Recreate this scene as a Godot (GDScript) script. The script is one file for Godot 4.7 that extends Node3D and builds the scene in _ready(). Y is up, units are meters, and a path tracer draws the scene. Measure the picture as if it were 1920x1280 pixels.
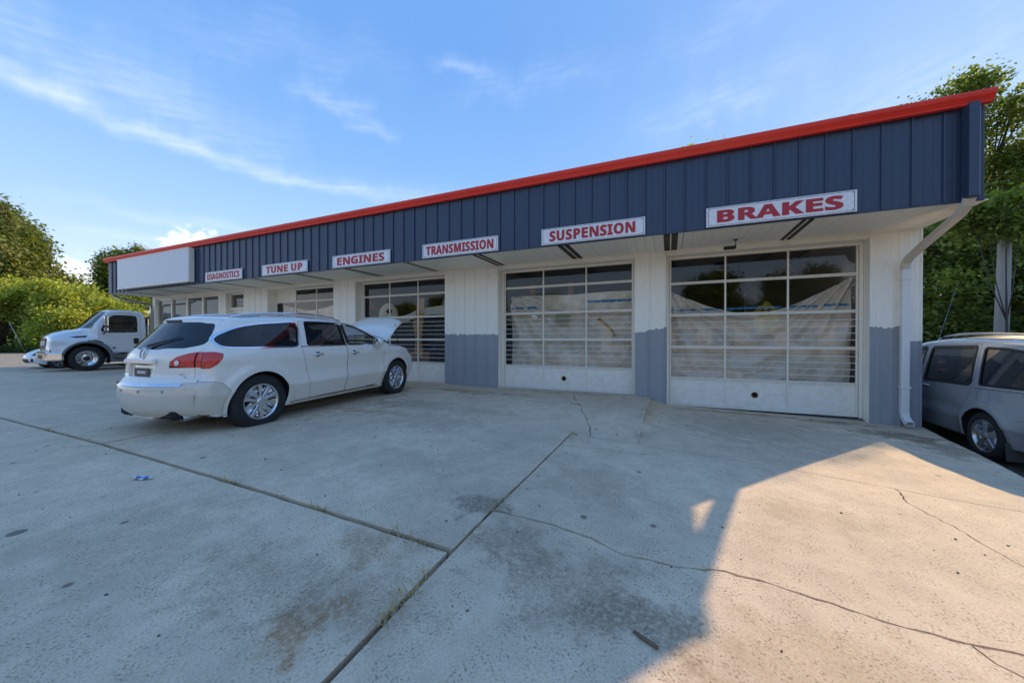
extends Node3D
# x runs along the facade to the right, z out from the facade towards the street, y up. The front wall lies on z = -8.2.

const CAM_Y := 1.30
const WALL := -8.2
const FASCIA := -6.85
const SOFFIT := 3.154
const XL := -20.73
const XR := 3.85

var rng := RandomNumberGenerator.new()
var M := {}
var used := {}

# ------------------------------------------------------------------ scene helpers
func numbered(called: String) -> String:
	if not used.has(called):
		used[called] = 0
		return called
	used[called] += 1
	return "%s_%03d" % [called, used[called]]

func thing(called: String, label: String, category: String, at := Vector3.ZERO, turn := 0.0, group := "") -> Node3D:
	var o := Node3D.new()
	o.name = numbered(called)
	add_child(o)
	o.position = at
	o.rotation.y = turn
	tag(o, label, category, group)
	return o

func tag(o: Node3D, label: String, category: String, group := "") -> void:
	o.set_meta("label", label)
	o.set_meta("category", category)
	if group != "":
		o.set_meta("group", group)

func part(parent: Node, called: String, mesh: Mesh, m: Material) -> MeshInstance3D:
	var o := MeshInstance3D.new()
	o.name = called if parent != self else numbered(called)
	o.mesh = mesh
	o.material_override = m
	parent.add_child(o, true)
	return o

func solo(called: String, label: String, category: String, mesh: Mesh, m: Material, at := Vector3.ZERO, group := "") -> MeshInstance3D:
	var o := part(self, called, mesh, m)
	o.position = at
	tag(o, label, category, group)
	return o

func structure(called: String, mesh: Mesh, m: Material) -> MeshInstance3D:
	var o := part(self, called, mesh, m)
	o.set_meta("kind", "structure")
	return o

func copy(o: Node3D, label: String) -> Node3D:
	var c: Node3D = o.duplicate()
	c.name = numbered(String(o.name).rstrip("0123456789").rstrip("_"))
	add_child(c)
	c.set_meta("label", label)
	return c

# ------------------------------------------------------------------ mesh helpers
func S(smooth := false) -> SurfaceTool:
	var s := SurfaceTool.new()
	s.begin(Mesh.PRIMITIVE_TRIANGLES)
	s.set_smooth_group(0 if smooth else -1)
	return s

func fin(s: SurfaceTool) -> ArrayMesh:
	s.generate_normals()
	s.index()
	return s.commit()

func face(s: SurfaceTool, p: Array, out: Vector3) -> void:
	var n: Vector3 = (p[1] - p[0]).cross(p[2] - p[0])
	if p.size() > 3:
		n += (p[2] - p[0]).cross(p[3] - p[0])
	var flip := n.dot(out) > 0.0
	for k in range(1, p.size() - 1):
		s.add_vertex(p[0])
		s.add_vertex(p[k + 1] if flip else p[k])
		s.add_vertex(p[k] if flip else p[k + 1])

func box(s: SurfaceTool, c: Vector3, size: Vector3, b := 0.004, turn := Basis()) -> void:
	var h := size / 2.0
	b = minf(b, minf(h.x, minf(h.y, h.z)) * 0.49)
	var q := {}
	for sx in [-1, 1]:
		for sy in [-1, 1]:
			for sz in [-1, 1]:
				var g := Vector3(sx, sy, sz)
				q[[sx, sy, sz, 0]] = c + turn * (g * Vector3(h.x, h.y - b, h.z - b))
				q[[sx, sy, sz, 1]] = c + turn * (g * Vector3(h.x - b, h.y, h.z - b))
				q[[sx, sy, sz, 2]] = c + turn * (g * Vector3(h.x - b, h.y - b, h.z))
	for a in [-1, 1]:
		face(s, [q[[a, -1, -1, 0]], q[[a, 1, -1, 0]], q[[a, 1, 1, 0]], q[[a, -1, 1, 0]]], turn * Vector3(a, 0, 0))
		face(s, [q[[-1, a, -1, 1]], q[[1, a, -1, 1]], q[[1, a, 1, 1]], q[[-1, a, 1, 1]]], turn * Vector3(0, a, 0))
		face(s, [q[[-1, -1, a, 2]], q[[1, -1, a, 2]], q[[1, 1, a, 2]], q[[-1, 1, a, 2]]], turn * Vector3(0, 0, a))
	if b <= 0.0:
		return
	for a in [-1, 1]:
		for d in [-1, 1]:
			face(s, [q[[a, d, -1, 0]], q[[a, d, -1, 1]], q[[a, d, 1, 1]], q[[a, d, 1, 0]]], turn * Vector3(a, d, 0))
			face(s, [q[[a, -1, d, 0]], q[[a, -1, d, 2]], q[[a, 1, d, 2]], q[[a, 1, d, 0]]], turn * Vector3(a, 0, d))
			face(s, [q[[-1, a, d, 1]], q[[-1, a, d, 2]], q[[1, a, d, 2]], q[[1, a, d, 1]]], turn * Vector3(0, a, d))
			for e in [-1, 1]:
				face(s, [q[[a, d, e, 0]], q[[a, d, e, 1]], q[[a, d, e, 2]]], turn * Vector3(a, d, e))

func boxm(size: Vector3, b := 0.004) -> ArrayMesh:
	var s := S()
	box(s, Vector3.ZERO, size, b)
	return fin(s)

func box_at(parent: Node, called: String, lo: Vector3, hi: Vector3, m: Material, b := 0.004) -> MeshInstance3D:
	var o := part(parent, called, boxm((hi - lo).abs(), b), m)
	o.position = (lo + hi) / 2.0
	return o

# poly in the plane (ux, uy) at o, pushed along uz by depth
func extrude(s: SurfaceTool, poly: PackedVector2Array, o: Vector3, ux: Vector3, uy: Vector3, uz: Vector3, depth: float) -> void:
	var tris := Geometry2D.triangulate_polygon(poly)
	var lift := uz * depth
	for k in range(0, tris.size(), 3):
		var t := []
		for j in 3:
			t.append(o + ux * poly[tris[k + j]].x + uy * poly[tris[k + j]].y)
		face(s, t, -lift)
		face(s, [t[0] + lift, t[1] + lift, t[2] + lift], lift)
	var ccw := not Geometry2D.is_polygon_clockwise(poly)
	for k in poly.size():
		var a := poly[k]
		var b := poly[(k + 1) % poly.size()]
		var e := b - a
		var n2 := Vector2(e.y, -e.x) if ccw else Vector2(-e.y, e.x)
		var pa := o + ux * a.x + uy * a.y
		var pb := o + ux * b.x + uy * b.y
		face(s, [pa, pb, pb + lift, pa + lift], ux * n2.x + uy * n2.y)

func tube(s: SurfaceTool, pts: Array, radii: Array, seg := 8, caps := true) -> void:
	var rings := []
	var up := Vector3.UP
	for k in pts.size():
		var d: Vector3 = (pts[mini(k + 1, pts.size() - 1)] - pts[maxi(k - 1, 0)]).normalized()
		if k == 0 and absf(d.dot(up)) > 0.9:
			up = Vector3.RIGHT
		var a := up.cross(d).normalized()
		up = d.cross(a).normalized()
		var ring := []
		for j in seg:
			var t := TAU * j / seg
			ring.append(pts[k] + (a * cos(t) + up * sin(t)) * radii[k])
		rings.append(ring)
	for k in pts.size() - 1:
		for j in seg:
			var j2 := (j + 1) % seg
			face(s, [rings[k][j], rings[k][j2], rings[k + 1][j2], rings[k + 1][j]], (rings[k][j] + rings[k][j2]) / 2.0 - pts[k])
	if caps:
		for k in [0, pts.size() - 1]:
			var out: Vector3 = pts[k] - pts[1 if k == 0 else k - 1]
			for j in range(1, seg - 1):
				face(s, [rings[k][0], rings[k][j], rings[k][j + 1]], out)

# profile of (radius, height along axis); around axis through o
func lathe(s: SurfaceTool, profile: Array, o: Vector3, axis: Vector3, seg := 32) -> void:
	axis = axis.normalized()
	var a := (Vector3.RIGHT if absf(axis.x) < 0.8 else Vector3.UP).cross(axis).normalized()
	var b := axis.cross(a)
	for k in profile.size() - 1:
		var p: Vector2 = profile[k]
		var q: Vector2 = profile[k + 1]
		var e := q - p
		var side := Vector2(e.y, -e.x)
		for j in seg:
			var d1 := a * cos(TAU * j / seg) + b * sin(TAU * j / seg)
			var d2 := a * cos(TAU * (j + 1) / seg) + b * sin(TAU * (j + 1) / seg)
			var out := (d1 + d2) * 0.5 * side.x + axis * side.y
			if p.x < 1e-5:
				face(s, [o + axis * p.y, o + d1 * q.x + axis * q.y, o + d2 * q.x + axis * q.y], out)
			elif q.x < 1e-5:
				face(s, [o + d1 * p.x + axis * p.y, o + d2 * p.x + axis * p.y, o + axis * q.y], out)
			else:
				face(s, [o + d1 * p.x + axis * p.y, o + d2 * p.x + axis * p.y, o + d2 * q.x + axis * q.y, o + d1 * q.x + axis * q.y], out)

func rect(x0: float, y0: float, x1: float, y1: float) -> PackedVector2Array:
	return PackedVector2Array([Vector2(x0, y0), Vector2(x1, y0), Vector2(x1, y1), Vector2(x0, y1)])

func circle(c: Vector2, r: float, n := 40) -> PackedVector2Array:
	var p := PackedVector2Array()
	for k in n:
		p.append(c + Vector2(cos(TAU * k / n), sin(TAU * k / n)) * r)
	return p

func catmull(p: Array, n := 6, closed := false) -> PackedVector2Array:
	var out := PackedVector2Array()
	var c := p.size()
	for k in (c if closed else c - 1):
		var p0: Vector2 = p[(k - 1 + c) % c] if closed or k > 0 else p[0]
		var p1: Vector2 = p[k]
		var p2: Vector2 = p[(k + 1) % c]
		var p3: Vector2 = p[(k + 2) % c] if closed or k + 2 < c else p[c - 1]
		for j in n:
			out.append(p1.cubic_interpolate(p2, p0, p3, float(j) / n))
	if not closed:
		out.append(p[c - 1])
	return out

# the 2D polygons, cut on a grid of the given cell and carried to 3D by f (with smooth normals that look towards out_hint)
func patch(s: SurfaceTool, polys: Array, cell: Vector2, f: Callable, out_hint: Vector3, uv := Transform2D()) -> void:
	for poly: PackedVector2Array in polys:
		if poly.size() < 3:
			continue
		var lo := poly[0]
		var hi := poly[0]
		for p in poly:
			lo = lo.min(p)
			hi = hi.max(p)
		var c0 := Vector2i((lo / cell).floor())
		var c1 := Vector2i((hi / cell).ceil())
		for i in range(c0.x, c1.x):
			var column := Geometry2D.intersect_polygons(poly, rect(i * cell.x, lo.y - 1.0, (i + 1) * cell.x, hi.y + 1.0))
			for strip in column:
				if Geometry2D.is_polygon_clockwise(strip):
					continue
				for j in range(c0.y, c1.y):
					for piece in Geometry2D.intersect_polygons(strip, rect(i * cell.x, j * cell.y, (i + 1) * cell.x, (j + 1) * cell.y)):
						emit(s, piece, f, out_hint, uv)

func emit(s: SurfaceTool, piece: PackedVector2Array, f: Callable, out_hint: Vector3, uv: Transform2D) -> void:
	if piece.size() < 3:
		return
	var pos := PackedVector3Array()
	var nor := PackedVector3Array()
	for p in piece:
		var e := 0.006
		var a: Vector3 = f.call(p)
		var n: Vector3 = (f.call(p + Vector2(e, 0)) - f.call(p - Vector2(e, 0))).cross(f.call(p + Vector2(0, e)) - f.call(p - Vector2(0, e)))
		n = n.normalized() if n.length() > 1e-12 else out_hint
		pos.append(a)
		nor.append(-n if n.dot(out_hint) < 0.0 else n)
	var t := PackedInt32Array([0, 1, 2, 0, 2, 3]) if piece.size() == 4 else PackedInt32Array([0, 1, 2]) if piece.size() == 3 else Geometry2D.triangulate_polygon(piece)
	for k in range(0, t.size(), 3):
		var g := (pos[t[k + 1]] - pos[t[k]]).cross(pos[t[k + 2]] - pos[t[k]])
		if g.length() < 1e-9:
			continue
		var order := [0, 2, 1] if g.dot(nor[t[k]] + nor[t[k + 1]] + nor[t[k + 2]]) > 0.0 else [0, 1, 2]
		for j in order:
			s.set_normal(nor[t[k + j]])
			s.set_uv(uv * piece[t[k + j]])
			s.add_vertex(pos[t[k + j]])

func patched(polys: Array, cell: Vector2, f: Callable, out_hint: Vector3) -> ArrayMesh:
	var s := SurfaceTool.new()
	s.begin(Mesh.PRIMITIVE_TRIANGLES)
	patch(s, polys, cell, f, out_hint)
	s.index()
	return s.commit()

func less(polys: Array, cutter: PackedVector2Array) -> Array:
	var out := []
	for p in polys:
		var cut := Geometry2D.clip_polygons(p, cutter)
		var inside := false
		for q in cut:
			inside = inside or Geometry2D.is_polygon_clockwise(q)
		if inside:
			out.append_array(holed([p], cutter))
		else:
			out.append_array(cut)
	return out

func within(polys: Array, cutter: PackedVector2Array) -> Array:
	var out := []
	for p in polys:
		out.append_array(Geometry2D.intersect_polygons(p, cutter))
	return out

# a polygon with a hole, as two pieces left and right of the hole's middle
func holed(polys: Array, hole: PackedVector2Array) -> Array:
	var mid := Vector2.ZERO
	for p in hole:
		mid += p / hole.size()
	var out := []
	for half in [rect(-50, -50, mid.x, 50), rect(mid.x, -50, 50, 50)]:
		out.append_array(less(within(polys, half), hole))
	return out

# ------------------------------------------------------------------ materials; colours are linear base colours
func mat(r: float, g: float, b: float, rough := 0.6, metal := 0.0) -> StandardMaterial3D:
	var m := StandardMaterial3D.new()
	m.albedo_color = Color(r, g, b).linear_to_srgb()
	m.roughness = rough
	m.metallic = metal
	return m

func paint(r: float, g: float, b: float, rough := 0.35) -> StandardMaterial3D:
	var m := mat(r, g, b, rough)
	m.clearcoat_enabled = true
	m.clearcoat = 1.0
	m.clearcoat_roughness = 0.03
	return m

func glass(r: float, g: float, b: float, alpha: float, rough := 0.0) -> StandardMaterial3D:
	var m := mat(r, g, b, rough)
	m.albedo_color.a = alpha
	m.transparency = BaseMaterial3D.TRANSPARENCY_ALPHA
	return m

func noise(freq: float, octaves := 4, seed_ := 1, kind := FastNoiseLite.TYPE_SIMPLEX_SMOOTH) -> FastNoiseLite:
	var n := FastNoiseLite.new()
	n.seed = seed_
	n.noise_type = kind
	n.frequency = freq
	n.fractal_octaves = octaves
	return n

# seamless grey noise picture between lo and hi (display values)
func grey(size: int, n: FastNoiseLite, lo: float, hi: float, tint_lo := Color.WHITE, tint_hi := Color.WHITE, knee := 1.0) -> ImageTexture:
	var im := n.get_seamless_image(size, size, false, false, 0.15, true)
	im.convert(Image.FORMAT_RGB8)
	var d := im.get_data()
	var lut_r := PackedByteArray()
	var lut_g := PackedByteArray()
	var lut_b := PackedByteArray()
	for k in 256:
		var t := minf(k / 255.0 / knee, 1.0)
		var c := tint_lo.lerp(tint_hi, t) * lerpf(lo, hi, t)
		lut_r.append(int(clampf(c.r, 0, 1) * 255))
		lut_g.append(int(clampf(c.g, 0, 1) * 255))
		lut_b.append(int(clampf(c.b, 0, 1) * 255))
	for k in range(0, d.size(), 3):
		var v := d[k]
		d[k] = lut_r[v]
		d[k + 1] = lut_g[v]
		d[k + 2] = lut_b[v]
	return ImageTexture.create_from_image(Image.create_from_data(size, size, false, Image.FORMAT_RGB8, d))

func worn(m: StandardMaterial3D, t: Texture2D, scale := Vector3.ONE) -> StandardMaterial3D:
	m.albedo_texture = t
	m.uv1_triplanar = true
	m.uv1_world_triplanar = true
	m.uv1_scale = scale
	return m

func bumpy(m: StandardMaterial3D, t: Texture2D, depth: float) -> StandardMaterial3D:
	m.heightmap_enabled = true
	m.heightmap_texture = t
	m.heightmap_scale = depth
	return m

# ------------------------------------------------------------------ camera, sky, sun
func set_view() -> void:
	var cam := Camera3D.new()
	cam.name = "camera"
	cam.fov = rad_to_deg(2.0 * atan(640.0 / 677.0))
	cam.near = 0.05
	cam.far = 2000.0
	add_child(cam)
	cam.position = Vector3(0, CAM_Y, 0)
	cam.rotation = Vector3(-atan(4.0 / 677.0), atan(295.0 / 677.0), 0)
	cam.current = true

	var we := WorldEnvironment.new()
	we.name = "world_environment"
	var e := Environment.new()
	e.background_mode = Environment.BG_SKY
	e.tonemap_mode = Environment.TONE_MAPPER_LINEAR
	e.tonemap_exposure = 2.64
	e.sdfgi_enabled = true
	e.ssao_enabled = true
	e.ssil_enabled = true
	var sky := Sky.new()
	var sm := PanoramaSkyMaterial.new()
	sm.panorama = sky_picture()
	sky.sky_material = sm
	e.sky = sky
	we.environment = e
	add_child(we)

	var sun := DirectionalLight3D.new()
	sun.name = "sun"
	sun.light_energy = 0.68
	sun.light_color = Color(1.0, 0.88, 0.68)
	sun.light_angular_distance = 0.5
	sun.shadow_enabled = true
	add_child(sun)
	sun.look_at_from_position(Vector3.ZERO, Vector3(-3.72, -3.18, 5.14), Vector3.UP)

# clear sky that pales towards the horizon, thin cirrus streaks and two low cumulus; angles in degrees, azimuth from -z
func sky_picture() -> ImageTexture:
	var w := 2048
	var h := 1024
	var veil := PackedFloat32Array()
	veil.resize(w * h / 2)
	var fine := noise(0.9, 5, 7)
	var wisp := noise(0.35, 4, 3)
	# [azimuth, elevation, half length, half width, tilt, strength]
	var strokes := [
		[-80.0, 23.2, 9.0, 1.2, -4.0, 0.223], [-72.0, 22.2, 9.0, 1.1, -6.0, 0.237], [-63.0, 21.2, 9.0, 1.0, -5.0, 0.237], [-52.0, 20.8, 10.0, 1.0, -1.0, 0.209], [-39.0, 20.6, 11.0, 1.3, -1.0, 0.167],
		[-74.0, 26.0, 12.0, 3.6, -3.0, 0.139], [-64.0, 24.5, 12.0, 3.4, -2.0, 0.111], [-92.0, 25.0, 14.0, 3.5, 2.0, 0.153], [-50.0, 30.5, 6.5, 1.2, 3.0, 0.181], [-44.6, 28.4, 4.5, 0.9, -4.0, 0.167],
		[-31.5, 36.5, 6.0, 0.9, -2.0, 0.153], [-20.0, 35.0, 16.0, 2.2, 6.0, 0.070], [6.0, 29.5, 13.0, 2.6, 4.0, 0.105], [12.0, 38.0, 18.0, 2.6, 8.0, 0.070], [-66.0, 13.6, 13.0, 0.9, -1.0, 0.139],
		[-71.0, 11.2, 4.5, 0.5, -1.0, 0.139], [-55.0, 34.0, 18.0, 3.0, 9.0, 0.070], [28.0, 24.0, 16.0, 4.0, 2.0, 0.111], [-120.0, 30.0, 20.0, 3.0, 6.0, 0.139], [-150.0, 22.0, 22.0, 2.4, -5.0, 0.139],
		[150.0, 28.0, 22.0, 3.0, 4.0, 0.139], [110.0, 33.0, 20.0, 2.6, -6.0, 0.126], [175.0, 45.0, 24.0, 4.0, 10.0, 0.111], [70.0, 40.0, 20.0, 3.0, 8.0, 0.098],
	]
	for k in strokes:
		var px: float = 360.0 / w
		var ct := cos(deg_to_rad(k[4]))
		var sn := sin(deg_to_rad(k[4]))
		for y in range(int((90.0 - k[1] - k[3] * 2.2 - k[2] * 0.2) / px), int((90.0 - k[1] + k[3] * 2.2 + k[2] * 0.2) / px)):
			if y < 0 or y >= h / 2:
				continue
			for x in range(int((k[0] - k[2] + 180.0) / px), int((k[0] + k[2] + 180.0) / px)):
				var dx: float = x * px - 180.0 - k[0]
				var dy: float = 90.0 - y * px - k[1]
				var u: float = (dx * ct + dy * sn) / k[2]
				var v: float = (-dx * sn + dy * ct) / k[3]
				v += wisp.get_noise_2d(dx * 0.5, k[1] * 7.0) * 0.9
				var g: float = 1.0 - u * u
				if g <= 0.0:
					continue
				g = g * exp(-v * v * (2.6 if v < 0.0 else 1.1))
				g *= 0.72 + 0.75 * fine.get_noise_2d(dx * 0.16 + k[0], (dy - dx * 0.12) * 1.5)
				var at: int = y * w + posmod(x + w / 2, w)
				veil[at] = maxf(veil[at], 0.0) + maxf(g, 0.0) * float(k[5])
	# low cumulus: heaps of puffs
	var heaps := [[-64.3, 10.6, 4.2, 2.6], [-61.0, 10.0, 3.0, 1.7], [-73.5, 5.8, 4.6, 2.7], [-69.5, 6.0, 4.0, 2.9], [-78.0, 4.5, 5.0, 2.2], [-100.0, 6.0, 8.0, 3.0], [-128.0, 5.0, 9.0, 3.4], [160.0, 6.0, 10.0, 3.6], [120.0, 5.5, 8.0, 3.0]]
	var puff := noise(0.55, 5, 11)
	var heap := PackedFloat32Array()
	heap.resize(w * h / 2)
	for k in heaps:
		var px: float = 360.0 / w
		for y in range(int((90.0 - k[1] - k[3] * 1.4) / px), mini(h / 2, int((90.0 - k[1] + k[3] * 0.9) / px))):
			for x in range(int((k[0] - k[2] * 1.2 + 180.0) / px), int((k[0] + k[2] * 1.2 + 180.0) / px)):
				var dx: float = (x * px - 180.0 - k[0]) / k[2]
				var dy: float = (90.0 - y * px - k[1]) / k[3]
				if dy < 0.0:
					dy *= 1.6
				var r := sqrt(dx * dx + dy * dy) + puff.get_noise_2d(x * px * 1.6, y * px * 2.2) * 0.55
				var at: int = y * w + posmod(x + w / 2, w)
				heap[at] = maxf(heap[at], smoothstep(1.0, 0.45, r))
	var out := PackedFloat32Array()
	out.resize(w * h * 3)
	var stops := [[0.0, Color(0.52, 0.585, 0.65)], [6.0, Color(0.42, 0.515, 0.63)], [14.0, Color(0.245, 0.38, 0.57)], [24.0, Color(0.145, 0.28, 0.52)], [38.0, Color(0.095, 0.218, 0.475)], [60.0, Color(0.095, 0.215, 0.465)], [90.0, Color(0.095, 0.215, 0.465)]]
	var k_all := 0.74
	var sun_dir := Vector3(3.72, 3.18, -5.14).normalized()
	for y in h / 2:
		var el := 90.0 - (y + 0.5) * 180.0 / h
		var c := Color.WHITE
		for s in stops.size() - 1:
			if el >= stops[s][0]:
				c = (stops[s][1] as Color).lerp(stops[s + 1][1], clampf((el - stops[s][0]) / (stops[s + 1][0] - stops[s][0]), 0, 1))
		var ce := cos(deg_to_rad(el))
		var se := sin(deg_to_rad(el))
		for x in w:
			var az := deg_to_rad((x + 0.5) * 360.0 / w)
			var near := clampf(sun_dir.x * sin(az) * ce + sun_dir.y * se - sun_dir.z * cos(az) * ce, 0.0, 1.0)
			var air := 0.15 * pow(near, 6.0)
			var a := clampf(veil[y * w + x] + air, 0.0, 0.85)
			var q := c.lerp(Color(0.70, 0.72, 0.76), a)
			var hp := heap[y * w + x]
			if hp > 0.0:
				q = q.lerp(Color(0.82, 0.83, 0.86), hp * 0.85)
			var at := (y * w + x) * 3
			out[at] = q.r * k_all
			out[at + 1] = q.g * k_all
			out[at + 2] = q.b * k_all
	for y in range(h / 2, h):
		for x in w:
			var at := (y * w + x) * 3
			out[at] = 0.20
			out[at + 1] = 0.19
			out[at + 2] = 0.17
	return ImageTexture.create_from_image(Image.create_from_data(w, h, false, Image.FORMAT_RGBF, out.to_byte_array()))

# ------------------------------------------------------------------ shared materials
func set_materials() -> void:
	M.grime = grey(512, noise(0.012, 5, 21), 0.965, 1.0, Color(0.99, 0.98, 0.96), Color.WHITE, 0.55)
	M.fine = grey(512, noise(0.06, 4, 22), 0.90, 1.0)
	M.streak = grey(512, noise(0.03, 5, 23), 0.95, 1.0, Color(0.99, 0.97, 0.94), Color.WHITE, 0.35)
	M.grain = grey(256, noise(0.09, 3, 24), 0.0, 1.0)
	M.wave = grey(256, noise(0.012, 2, 25), 0.0, 1.0)
	M.white_wall = worn(mat(0.95, 0.90, 0.80, 0.45), M.streak, Vector3(2.6, 0.12, 2.6))
	M.grey_wall = worn(mat(0.32, 0.335, 0.36, 0.42), M.streak, Vector3(2.6, 0.15, 2.6))
	M.trim = worn(mat(0.92, 0.86, 0.74, 0.45), M.streak, Vector3(0.7, 0.7, 0.7))
	M.soffit = worn(mat(0.95, 0.88, 0.74, 0.5), M.streak, Vector3(0.5, 0.5, 0.5))
	M.vent = worn(mat(0.075, 0.055, 0.038, 0.7), M.fine, Vector3(2, 2, 2))
	M.navy = worn(mat(0.036, 0.056, 0.105, 0.38), M.streak, Vector3(0.8, 0.3, 0.8))
	M.navy.metallic_specular = 0.5
	M.red = worn(mat(0.86, 0.040, 0.025, 0.35), M.grime, Vector3(0.4, 0.4, 0.4))
	M.dark = mat(0.012, 0.012, 0.013, 0.8)
	M.black = mat(0.012, 0.012, 0.013, 0.45)
	M.roof = worn(mat(0.22, 0.22, 0.21, 0.8), M.grime)
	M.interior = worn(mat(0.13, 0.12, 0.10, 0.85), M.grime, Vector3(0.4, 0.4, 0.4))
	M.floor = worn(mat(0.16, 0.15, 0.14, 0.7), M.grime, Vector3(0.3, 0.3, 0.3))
	M.alu = worn(mat(0.86, 0.81, 0.71, 0.4, 0.1), M.streak, Vector3(1.1, 1.1, 1.1))
	M.door_panel = worn(mat(0.90, 0.84, 0.75, 0.45), M.grime, Vector3(0.7, 0.8, 0.7))
	M.pane = glass(0.02, 0.025, 0.025, 0.10)
	M.pane.metallic_specular = 0.62
	M.office_pane = glass(0.05, 0.06, 0.055, 0.28)
	M.office_pane.metallic_specular = 0.62
	M.bar = worn(mat(0.80, 0.76, 0.68, 0.45), M.grime)
	M.rust = worn(mat(0.16, 0.065, 0.022, 0.85), M.fine, Vector3(9, 9, 9))
	M.sign_white = worn(mat(0.90, 0.90, 0.92, 0.35), M.fine, Vector3(0.6, 0.6, 0.6))
	M.sign_red = mat(0.46, 0.018, 0.030, 0.4)
	M.sign_line = mat(0.05, 0.06, 0.09, 0.5)
	M.spout = worn(mat(0.80, 0.79, 0.76, 0.4), M.streak, Vector3(2, 0.8, 2))
	M.spout_tan = worn(mat(0.62, 0.56, 0.45, 0.42), M.streak, Vector3(2, 2, 2))
	M.chrome = mat(0.78, 0.78, 0.80, 0.10, 1.0)
	M.steel = mat(0.55, 0.55, 0.56, 0.28, 1.0)
	M.rubber = worn(mat(0.022, 0.022, 0.023, 0.8), M.fine, Vector3(4, 4, 4))
	M.plastic_dark = mat(0.02, 0.02, 0.021, 0.55)

# ------------------------------------------------------------------ ground
func ground_y(x: float, z: float) -> float:
	var left := lerpf(0.085, 0.0, smoothstep(-2.4, 0.4, z)) + 0.02 * smoothstep(-3.0, -7.0, z) * smoothstep(-9.0, -5.5, x)
	left -= 0.035 * smoothstep(-6.6, -8.2, z) * smoothstep(-7.0, -3.0, x)
	left = lerpf(left, 0.03, smoothstep(-14.0, -20.0, x))
	var u := clampf((x + 0.35) / 4.2, 0.0, 1.2)
	var far := lerpf(-0.075, -0.166, u)
	var mid := lerpf(0.02, -0.10, u)
	var fore := lerpf(0.0, -0.05, u)
	var right := lerpf(fore, mid, smoothstep(-1.0, -4.7, z)) if z > -4.7 else lerpf(mid, far, clampf((-4.7 - z) / 3.5, 0.0, 1.0))
	if x <= -1.15:
		return left
	if x < -0.345 and z < -4.6:
		return lerpf(left, right, smoothstep(-5.9, -4.9, z)) if z > -5.9 else left
	var join := smoothstep(-1.15, -0.2, x)
	if z < -4.6:
		return lerpf(right, left, smoothstep(-7.6, -5.6, z) * 0.6 * (1.0 - smoothstep(-0.35, 0.6, x)) * smoothstep(-4.6, -5.6, z))
	return lerpf(left, right, join)

func crack(points: Array, width: float, seed_: int) -> PackedVector2Array:
	rng.seed = seed_
	var fine := []
	for k in points.size() - 1:
		var a: Vector2 = points[k]
		var b: Vector2 = points[k + 1]
		var n := maxi(1, int((b - a).length() / 0.05))
		for j in n:
			fine.append(a.lerp(b, float(j) / n) + (Vector2(rng.randf_range(-1, 1), rng.randf_range(-1, 1)) * 0.008 if k + j > 0 else Vector2.ZERO))
	fine.append(points[points.size() - 1])
	var left := PackedVector2Array()
	var right := PackedVector2Array()
	for k in fine.size():
		var d: Vector2 = (fine[mini(k + 1, fine.size() - 1)] - fine[maxi(k - 1, 0)]).normalized()
		var w := width * rng.randf_range(0.45, 1.25) * 0.5
		left.append(fine[k] + d.orthogonal() * w)
		right.append(fine[k] - d.orthogonal() * w)
	right.reverse()
	left.append_array(right)
	return left

# a joint whose two sides crumble a little
func ragged(poly: Array, step: float, amp: float, seed_: int) -> PackedVector2Array:
	rng.seed = seed_
	var out := PackedVector2Array()
	for k in poly.size():
		var a: Vector2 = poly[k]
		var b: Vector2 = poly[(k + 1) % poly.size()]
		var n := maxi(1, int((b - a).length() / step))
		if (b - a).length() > 9.0:
			n = 1
		var d := (b - a).normalized().orthogonal()
		for j in n:
			out.append(a.lerp(b, float(j) / n) + d * (rng.randf_range(-amp, amp) if j > 0 else 0.0))
	return out

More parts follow.
